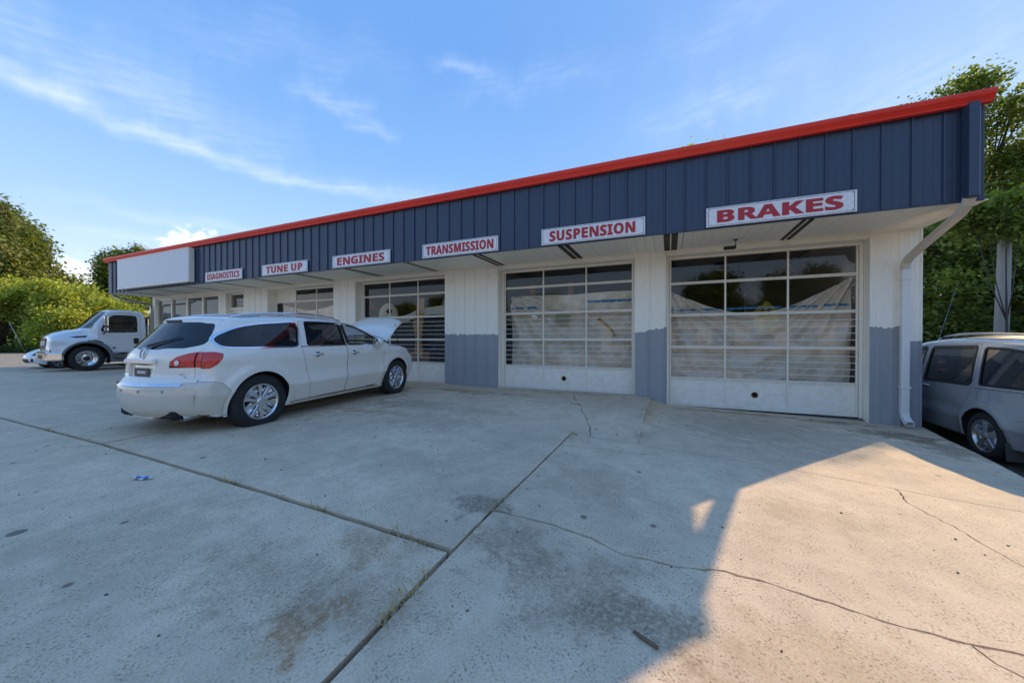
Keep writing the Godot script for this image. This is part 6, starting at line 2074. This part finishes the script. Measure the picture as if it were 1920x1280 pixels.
# ------------------------------------------------------------------ things about the place
func curtain(called: String, label: String, x0: float, x1: float, y0: float, ytop: Callable, z: float, fold: Callable, m: Material, tape: Array) -> void:
	var t := thing(called, label, "plastic sheet", Vector3((x0 + x1) / 2.0, y0, z), 0.0, "plastic sheets hung inside the doors")
	var cx := (x0 + x1) / 2.0
	var at := func(p: Vector2) -> Vector3:
		var u := (p.x - x0) / (x1 - x0)
		var y: float = lerpf(y0, ytop.call(u), p.y)
		return Vector3(p.x - cx, y - y0, fold.call(u, p.y))
	part(t, "sheet", patched([rect(x0, 0.0, x1, 1.0)], Vector2(0.035, 0.025), at, Vector3(0, 0, 1)), m)
	for k in tape:
		var poly := PackedVector2Array()
		var n := 24
		for j in n + 1:
			poly.append(Vector2(lerpf(k[0], k[1], float(j) / n), k[2] - k[3] + 0.006 * sin(j * 1.7)))
		for j in range(n, -1, -1):
			poly.append(Vector2(lerpf(k[0], k[1], float(j) / n), k[2] + k[3] + 0.004 * sin(j * 2.3)))
		var flat := func(p: Vector2) -> Vector3:
			var u := (p.x - x0) / (x1 - x0)
			var v: float = (p.y - y0) / (ytop.call(u) - y0)
			return Vector3(p.x - cx, p.y - y0, fold.call(u, v) + 0.004)
		part(t, "blue_tape", patched([poly], Vector2(0.05, 0.02), flat, Vector3(0, 0, 1)), M.tape)

func build_inside() -> void:
	M.film = worn(mat(0.96, 0.90, 0.80, 0.28), grey(512, noise(0.007, 3, 26), 0.86, 1.0, Color(0.98, 0.93, 0.87), Color.WHITE), Vector3(0.55, 0.55, 0.55))
	M.film.albedo_color.a = 0.90
	M.film.transparency = BaseMaterial3D.TRANSPARENCY_ALPHA
	M.film.metallic_specular = 0.6
	M.tape = mat(0.02, 0.20, 0.46, 0.4)
	var wob := noise(1.1, 3, 401)
	# right-hand door: pinned at both upper corners, sagging between them, folds running out from the corners
	var fan := func(u: float, v: float) -> float:
		var a := atan2(1.08 - v, u + 0.05)
		var b := atan2(1.12 - v, 1.05 - u)
		var ra := Vector2(u, 1.0 - v).length()
		var rb := Vector2(1.0 - u, 1.0 - v).length()
		return 0.06 * sin(a * 21.0) * exp(-ra * 1.8) + 0.07 * sin(b * 23.0) * exp(-rb * 1.4) + 0.07 * wob.get_noise_2d(u * 3.0, v * 2.2) + 0.03 * wob.get_noise_2d(u * 9.0, v * 7.0)
	curtain("plastic_sheet", "clear plastic sheet with blue tape behind the right-hand garage door", 0.03, 3.08, -0.05, func(u: float) -> float: return 2.34 - 0.52 * (1.0 - pow(absf(u * 2.0 - 1.0), 1.6)) + 0.10 * smoothstep(0.6, 1.0, u), -8.64, fan, M.film, [[0.05, 1.0, 1.93, 0.022], [1.06, 2.02, 1.93, 0.020], [2.1, 2.6, 1.935, 0.022], [2.68, 3.06, 1.95, 0.020]])
	var drape := func(u: float, v: float) -> float:
		var a := atan2(1.05 - v, u + 0.04)
		return 0.075 * sin(a * 20.0) * exp(-Vector2(u, 1.0 - v).length() * 1.5) + 0.05 * sin((u * 1.2 + v * 0.8) * 15.0) * smoothstep(0.5, 1.0, u) * (1.0 - v) + 0.055 * wob.get_noise_2d(u * 3.0 + 9.0, v * 2.4) + 0.03 * wob.get_noise_2d(u * 9.0, v * 7.0 + 4.0)
	curtain("plastic_sheet", "clear plastic sheet with blue tape behind the middle garage door", -3.78, -0.74, 0.12, func(u: float) -> float: return 2.40 + 0.06 * sin(u * 9.0) * 0.3, -8.65, drape, M.film, [[-3.80, -3.0, 2.10, 0.03], [-1.85, -0.76, 2.20, 0.028]])
	curtain("plastic_sheet", "crumpled plastic sheet behind the far garage door", -12.7, -9.9, 0.1, func(u: float) -> float: return 2.55 - 0.25 * sin(u * PI), -8.66, drape, M.film, [])
	# a brown strip, a notice and a small label on the middle door
	var t := thing("brown_strap", "curved brown strap caught on the sheet of the middle door", "strap", Vector3(-1.42, 1.62, -8.60))
	var s := S(true)
	tube(s, [Vector3(-0.13, 0.14, 0), Vector3(-0.10, 0.17, 0.01), Vector3(-0.02, 0.10, 0.012), Vector3(0.10, 0.0, 0.01), Vector3(0.2, -0.12, 0.008), Vector3(0.27, -0.24, 0)], [0.022, 0.03, 0.022, 0.022, 0.024, 0.016], 8)
	part(t, "strap", fin(s), mat(0.42, 0.26, 0.06, 0.6))
	var n := thing("paper_notice", "olive paper notice behind the middle door's glass", "notice", Vector3(-2.38, 1.78, -8.495))
	part(n, "paper", boxm(Vector3(0.34, 0.22, 0.003), 0.0), mat(0.27, 0.27, 0.17, 0.7))
	var l := thing("small_label", "small white label low on the middle door's left pane", "label", Vector3(-3.08, 1.86, -8.464))
	part(l, "paper", boxm(Vector3(0.13, 0.075, 0.003), 0.0), M.sign_white)
	part(l, "print", boxm(Vector3(0.10, 0.014, 0.002), 0.0), mat(0.1, 0.1, 0.11, 0.6)).position = Vector3(0, -0.012, 0.0025)
	# door behind the raised hood: dark tarpaulin, cardboard, a pale cushion and a white drop cloth
	var tarp := thing("dark_tarpaulin", "dark blue tarpaulin behind the door in front of the SUV", "tarpaulin", Vector3(-7.1, 0.1, -8.78))
	var hang := func(p: Vector2) -> Vector3: return Vector3(p.x, p.y, 0.05 * sin(p.x * 5.0 + p.y) + 0.05 * wob.get_noise_2d(p.x * 2.0, p.y * 2.0))
	part(tarp, "cloth", patched([shape([-1.6, 0.0, 1.5, 0.0, 1.5, 1.75, 0.5, 1.85, -0.2, 1.78, -0.9, 1.55, -1.6, 1.5])], Vector2(0.08, 0.08), hang, Vector3(0, 0, 1)), mat(0.018, 0.022, 0.045, 0.6))
	var cb := thing("cardboard_sheet", "tall torn cardboard sheet leaning inside the door in front of the SUV", "cardboard", Vector3(-6.75, 1.3, -8.62))
	var cs := S()
	extrude(cs, PackedVector2Array(V2([-0.14, -0.42, 0.10, -0.52, 0.16, -0.35, 0.10, 0.0, 0.16, 0.45, 0.22, 1.2, -0.02, 1.22, -0.10, 0.7, -0.20, 0.45, -0.12, 0.05])), Vector3.ZERO, Vector3(1, 0, 0), Vector3(0, 1, 0), Vector3(0, 0, 1), 0.006)
	part(cb, "board", fin(cs), worn(mat(0.42, 0.24, 0.10, 0.8), M.grime))
	var cu := thing("pale_cushion", "pale rounded cushion with a dark oval patch inside the far bay", "cushion", Vector3(-8.0, 2.05, -8.75))
	var cm := S(true)
	lathe(cm, [Vector2(0.0, 0.12), Vector2(0.2, 0.11), Vector2(0.34, 0.06), Vector2(0.38, 0.0), Vector2(0.3, -0.08), Vector2(0.0, -0.1)], Vector3.ZERO, Vector3(0, 0, 1), 28)
	part(cu, "cover", fin(cm), mat(0.62, 0.58, 0.46, 0.85))
	var cp := S(true)
	lathe(cp, [Vector2(0.0, 0.012), Vector2(0.10, 0.008), Vector2(0.11, 0.0)], Vector3.ZERO, Vector3(0, 0, 1), 20)
	var pp := part(cu, "patch", fin(cp), M.plastic_dark)
	pp.position = Vector3(0.12, 0.10, 0.108)
	pp.scale = Vector3(1.1, 0.75, 1)
	var dc := thing("drop_cloth", "white drop cloth strung across the bay in front of the SUV", "cloth", Vector3(-6.9, 2.0, -8.72))
	var sag := func(p: Vector2) -> Vector3: return Vector3(p.x, p.y + 0.10 * sin(p.x * 1.9 + 0.6) + 0.10 * p.x, 0.04 * sin(p.x * 7.0 + p.y * 9.0))
	part(dc, "cloth", patched([rect(-0.95, -0.13, 1.3, 0.10)], Vector2(0.06, 0.05), sag, Vector3(0, 0, 1)), mat(0.62, 0.60, 0.52, 0.8))
	var bt := thing("clear_tarp", "translucent tarp slanting across the upper right of the hood's bay", "tarp", Vector3(-5.9, 2.3, -8.8))
	part(bt, "cloth", patched([shape([-0.45, -0.35, 0.3, -0.30, 0.3, 0.62, 0.2, 0.55])], Vector2(0.06, 0.06), func(p: Vector2) -> Vector3: return Vector3(p.x, p.y, 0.04 * sin((p.x * 0.8 - p.y) * 16.0)), Vector3(0, 0, 1)), mat(0.3, 0.3, 0.25, 0.5))
	# two timber posts inside the middle bay
	for k in 2:
		var p := thing("timber_post", ["orange timber post behind the middle door's upper left pane", "orange timber post behind the middle door's upper middle pane"][k], "post", Vector3([-3.55, -2.45][k], -0.13, -9.6), 0.0, "timber posts in the middle bay")
		part(p, "post", boxm(Vector3(0.14, 2.98, 0.1), 0.006), worn(mat(0.55, 0.24, 0.07, 0.7), M.fine)).position = Vector3(0, 1.49, 0)

func build_outside() -> void:
	# camera on its bracket under the soffit
	var c := thing("security_camera", "small black security camera hanging from the soffit over the right-hand door", "camera", Vector3(1.12, SOFFIT - 0.017, -7.75))
	var s := S(true)
	tube(s, [Vector3(0, 0, 0), Vector3(0, -0.16, 0), Vector3(-0.05, -0.17, 0.02)], [0.008, 0.008, 0.008], 8)
	lathe(s, [Vector2(0.0, 0.0), Vector2(0.04, 0.0), Vector2(0.04, -0.012), Vector2(0.0, -0.012)], Vector3.ZERO, Vector3.UP, 16)
	part(c, "bracket", fin(s), M.plastic_dark)
	var b := S()
	box(b, Vector3(-0.10, -0.15, 0.04), Vector3(0.20, 0.06, 0.07), 0.015)
	part(c, "housing", fin(b), M.plastic_dark)
	var le := S(true)
	lathe(le, [Vector2(0.0, 0.02), Vector2(0.022, 0.018), Vector2(0.026, 0.0)], Vector3(-0.07, -0.15, 0.075), Vector3(0, 0, 1), 14)
	part(c, "lens", fin(le), M.black)

	# utility pole and its guys behind the van
	var wood := worn(mat(0.40, 0.37, 0.32, 0.9), M.streak, Vector3(5, 0.5, 5))
	var base := place(1880, 13.5, -0.42)
	var p := thing("utility_pole", "weathered grey wooden utility pole behind the van", "pole", base)
	var ps := S(true)
	tube(ps, [Vector3(-0.08, -0.3, 0), Vector3(0, 3.0, 0), Vector3(0.07, 6.5, 0)], [0.195, 0.18, 0.16], 16)
	part(p, "shaft", fin(ps), wood)
	var pb := S(true)
	lathe(pb, [Vector2(0.16, -0.03), Vector2(0.185, -0.03), Vector2(0.185, 0.03), Vector2(0.16, 0.03)], Vector3(0.06, 5.6, 0), Vector3.UP, 20)
	part(p, "band", fin(pb), M.plastic_dark)
	var wire := S(true)
	tube(wire, [Vector3(0.2, 5.62, 0), Vector3(8.0, 5.8, -3.0)], [0.012, 0.012], 5)
	part(p, "cable", fin(wire), M.steel)
	var foot := place(1735, 15.0, -0.42)
	for k in 2:
		var g := thing("guy_wire", ["longer guy wire with yellow guard slanting by the end wall", "shorter guy wire with pale guard slanting by the end wall"][k], "guy wire", foot + Vector3(0.35 * k, 0, 0.1 * k), 0.0, "guy wires of the utility pole")
		var d := (place(1795 + 12 * k, 15.2, 3.6 - 2.0 * k) - foot)
		var gw := S(true)
		tube(gw, [Vector3.ZERO, d], [0.006, 0.006], 5)
		part(g, "strand", fin(gw), M.steel)
		var gg := S(true)
		tube(gg, [d * 0.10, d * (0.42 if k == 0 else 0.45)], [0.028, 0.028], 8)
		part(g, "guard", fin(gg), [mat(0.62, 0.50, 0.06, 0.5), mat(0.70, 0.68, 0.58, 0.5)][k])

	# outbuilding with a low roof seen between truck and office
	var ob := place(258, 44, 0.0)
	var h := thing("outbuilding", "small white outbuilding with a low pale roof behind the truck's cab", "building", ob, 0.4)
	box_at(h, "wall", Vector3(-2.6, -0.2, -2.0), Vector3(2.8, 4.3, 2.0), worn(mat(0.72, 0.70, 0.66, 0.7), M.grime))
	box_at(h, "roof", Vector3(-3.8, 4.3, -3.0), Vector3(3.4, 4.62, 3.2), worn(mat(0.55, 0.54, 0.52, 0.6), M.grime), 0.03)
	box_at(h, "door", Vector3(0.5, 0.0, 2.002), Vector3(1.5, 2.3, 2.04), mat(0.30, 0.09, 0.06, 0.6))
	box_at(h, "window", Vector3(-1.8, 1.3, 2.002), Vector3(-0.6, 2.4, 2.03), M.black)
	# guy wire at the far left
	var fg := thing("guy_wire", "pale guy wire slanting in front of the bushes at the far left", "guy wire", place(46, 33, 0.1))
	var fw := S(true)
	tube(fw, [Vector3.ZERO, place(16, 33, 2.9) - place(46, 33, 0.1)], [0.022, 0.02], 6)
	part(fg, "strand", fin(fw), mat(0.5, 0.48, 0.42, 0.6))
	# ground cover along the far edge of the pavement
	var gm := MultiMesh.new()
	gm.transform_format = MultiMesh.TRANSFORM_3D
	gm.use_colors = true
	gm.mesh = clumps["small"]
	rng.seed = 610
	gm.instance_count = 1400
	for k in 1400:
		var q := place(rng.randf_range(-260, 250), rng.randf_range(33, 44), 0.0)
		gm.set_instance_transform(k, Transform3D(Basis.from_euler(Vector3(0, rng.randf_range(0, TAU), 0)).scaled(Vector3(1.0, 0.8, 1.0) * rng.randf_range(0.6, 1.3)), q + Vector3(0, 0.15 + 0.4 * rng.randf(), 0)))
		var v := rng.randf_range(0.7, 1.3)
		gm.set_instance_color(k, Color(0.085 * v, 0.12 * v, 0.028 * v))
	var gi := MultiMeshInstance3D.new()
	gi.name = "undergrowth"
	gi.multimesh = gm
	gi.material_override = M.leaf
	gi.set_meta("kind", "stuff")
	gi.set_meta("label", "low green undergrowth along the far edge of the pavement")
	gi.set_meta("category", "undergrowth")
	add_child(gi)

	# litter and weeds on the lot
	var wr := thing("candy_wrapper", "crumpled blue and white wrapper lying on the concrete", "wrapper", Vector3(-4.26, ground_y(-4.26, -1.61) + 0.004, -1.61), 0.3)
	var crumple := func(q: Vector2) -> Vector3: return Vector3(q.x, 0.010 + 0.010 * sin(q.x * 70.0) * cos(q.y * 90.0), q.y)
	part(wr, "foil", patched([shape([-0.09, -0.02, -0.05, -0.035, 0.06, -0.03, 0.10, 0.0, 0.05, 0.03, -0.06, 0.035])], Vector2(0.012, 0.012), crumple, Vector3.UP), mat(0.62, 0.70, 0.78, 0.3))
	part(wr, "print", patched([shape([-0.06, -0.012, 0.05, -0.016, 0.055, 0.012, -0.05, 0.018])], Vector2(0.012, 0.012), func(q: Vector2) -> Vector3: return crumple.call(q) + Vector3(0, 0.002, 0), Vector3.UP), mat(0.03, 0.16, 0.42, 0.3))
	var sk := thing("stick", "short dry stick lying on the edge of the sunlit concrete", "stick", Vector3(-0.085, ground_y(-0.085, -1.64) + 0.008, -1.645))
	var ss := S(true)
	tube(ss, [Vector3(-0.055, 0.002, -0.028), Vector3(-0.01, 0.005, -0.002), Vector3(0.045, 0.003, 0.022)], [0.007, 0.0085, 0.008], 8)
	part(sk, "wood", fin(ss), worn(mat(0.20, 0.14, 0.09, 0.9), M.fine, Vector3(20, 20, 20)))
	var where := [[-1.16, -1.40, 0.20, 46, "dry weed tuft in the joint nearest the camera"], [-1.145, -2.42, 0.14, 34, "dry weed tuft where the long crack meets the joint"], [-1.10, -4.45, 0.18, 44, "dry weed tuft at the far end of the joint"], [-1.5, -1.78, 0.16, 26, "dry weed strands along the joint beside the slab corner"], [-3.45, -1.87, 0.08, 16, "sparse dry weed in the joint behind the wrapper"], [-2.28, -1.83, 0.12, 20, "dry weed strands midway along the joint"], [-7.6, -1.95, 0.14, 26, "dry weed tuft far along the joint at the left"], [1.30, -8.30, 0.05, 14, "tiny green weed at the foot of the right-hand door"]]
	for k in where.size():
		var q: Array = where[k]
		var wt := thing("weed_tuft", q[4], "weed", Vector3(q[0], ground_y(q[0] - 0.02, q[1]) - 0.02, q[1]), 0.0, "weeds in the joints")
		rng.seed = 700 + k
		var ws := S()
		var along := Vector3(0, 0, 1) if k in [0, 1, 2] else Vector3(1, 0, 0)
		for j in q[3]:
			var o: Vector3 = along * rng.randf_range(-q[2], q[2]) + Vector3(rng.randf_range(-0.008, 0.008), 0, rng.randf_range(-0.008, 0.008))
			var d := Vector3(rng.randf_range(-1, 1), rng.randf_range(0.25, 1.0), rng.randf_range(-1, 1)).normalized() * rng.randf_range(0.03, 0.11)
			var sd := d.cross(Vector3.UP).normalized() * 0.0042
			face(ws, [o - sd, o + sd, o + d * 0.6 + sd * 0.8, o + d * 0.6 - sd * 0.8], Vector3.UP)
			face(ws, [o + d * 0.6 - sd * 0.8, o + d * 0.6 + sd * 0.8, o + d + Vector3(d.x, -0.01, d.z) * 0.3], Vector3.UP)
		part(wt, "blades", fin(ws), mat(0.46, 0.35, 0.15, 0.8) if k < 7 else mat(0.08, 0.14, 0.03, 0.7))
	var pm := MultiMesh.new()
	pm.transform_format = MultiMesh.TRANSFORM_3D
	var pe := S()
	box(pe, Vector3.ZERO, Vector3(1.0, 0.5, 0.8), 0.24)
	pm.mesh = fin(pe)
	rng.seed = 720
	pm.instance_count = 260
	for k in 260:
		var x := rng.randf_range(-9.0, 2.6)
		var z := rng.randf_range(-7.9, -0.6)
		var r := rng.randf_range(0.004, 0.011) * (1.8 if k % 19 == 0 else 1.0)
		pm.set_instance_transform(k, Transform3D(Basis.from_euler(Vector3(0, rng.randf_range(0, TAU), 0)).scaled(Vector3(r, r, r) * 1.3), Vector3(x, ground_y(x, z) + r * 0.25, z)))
	var pi_ := MultiMeshInstance3D.new()
	pi_.name = "grit"
	pi_.multimesh = pm
	pi_.material_override = mat(0.10, 0.085, 0.07, 0.9)
	pi_.set_meta("kind", "stuff")
	pi_.set_meta("label", "scattered dark grit and leaf crumbs on the concrete")
	pi_.set_meta("category", "grit")
	add_child(pi_)

	# what the doors mirror: a crossing sign by the kerb, a long low shop and a parked van across the street
	var sg := thing("crossing_sign", "yellow green pedestrian crossing sign with arrow plate behind the camera", "sign", Vector3(3.75, -0.1, 1.35))
	box_at(sg, "post", Vector3(-0.03, 0, -0.03), Vector3(0.03, 3.0, 0.03), M.steel)
	var lime := mat(0.62, 0.72, 0.03, 0.5)
	var pl := S()
	extrude(pl, PackedVector2Array(V2([-0.42, -0.42, 0.42, -0.42, 0.42, 0.08, 0.0, 0.46, -0.42, 0.08])), Vector3(0, 2.55, -0.05), Vector3(1, 0, 0), Vector3(0, 1, 0), Vector3(0, 0, 1), 0.01)
	part(sg, "plate", fin(pl), lime)
	for k in 2:
		var fs := S()
		var x := -0.13 + k * 0.24
		lathe(fs, [Vector2(0.0, 0.004), Vector2(0.045, 0.004), Vector2(0.045, 0.0)], Vector3(x, 2.70, -0.052), Vector3(0, 0, -1), 14)
		for st in [[0, 0.09, 0, -0.10, 0.035], [0, -0.10, -0.09, -0.30, 0.022], [0, -0.10, 0.09, -0.30, 0.022], [0, 0.06, 0.11, -0.06, 0.018], [0, 0.06, -0.10, -0.06, 0.018]]:
			tube(fs, [Vector3(x + st[0], 2.57 + st[1], -0.054), Vector3(x + st[2], 2.57 + st[3], -0.054)], [st[4], st[4]], 6)
		part(sg, "walking_figure", fin(fs), M.plastic_dark)
	box_at(sg, "arrow_plate", Vector3(-0.3, 1.68, -0.05), Vector3(0.3, 2.02, -0.04), lime)
	var ar := S()
	extrude(ar, PackedVector2Array(V2([-0.18, 0.10, -0.13, 0.12, 0.10, -0.03, 0.13, 0.03, 0.19, -0.11, 0.03, -0.10, 0.07, -0.06, -0.15, 0.06])), Vector3(0, 1.85, -0.056), Vector3(1, 0, 0), Vector3(0, 1, 0), Vector3(0, 0, 1), 0.004)
	part(sg, "arrow", fin(ar), M.plastic_dark)
	var os := thing("street_shop", "long low beige shop across the street behind the camera", "building", Vector3(6.0, -0.15, 33.0))
	box_at(os, "wall", Vector3(-14, 0, -3), Vector3(14, 3.6, 5), worn(mat(0.58, 0.50, 0.40, 0.8), M.grime))
	box_at(os, "roof", Vector3(-14.5, 3.6, -3.8), Vector3(14.5, 4.0, 5.5), mat(0.25, 0.2, 0.17, 0.8), 0.03)
	for k in 7:
		box_at(os, "window", Vector3(-12.6 + k * 3.7, 0.8, -3.03), Vector3(-10.4 + k * 3.7, 2.7, -3.0), M.black)
		box_at(os, "window_frame", Vector3(-12.7 + k * 3.7, 2.7, -3.06), Vector3(-10.3 + k * 3.7, 2.82, -3.0), M.trim)
	box_at(os, "parapet_band", Vector3(-14, 2.95, -3.05), Vector3(14, 3.3, -3.001), mat(0.7, 0.68, 0.62, 0.7))

func _ready() -> void:
	set_view()
	set_materials()
	build_ground()
	build_shop()
	build_signs()
	build_suv()
	build_van()
	build_truck()
	build_sedan()
	build_trees()
	build_inside()
	build_outside()
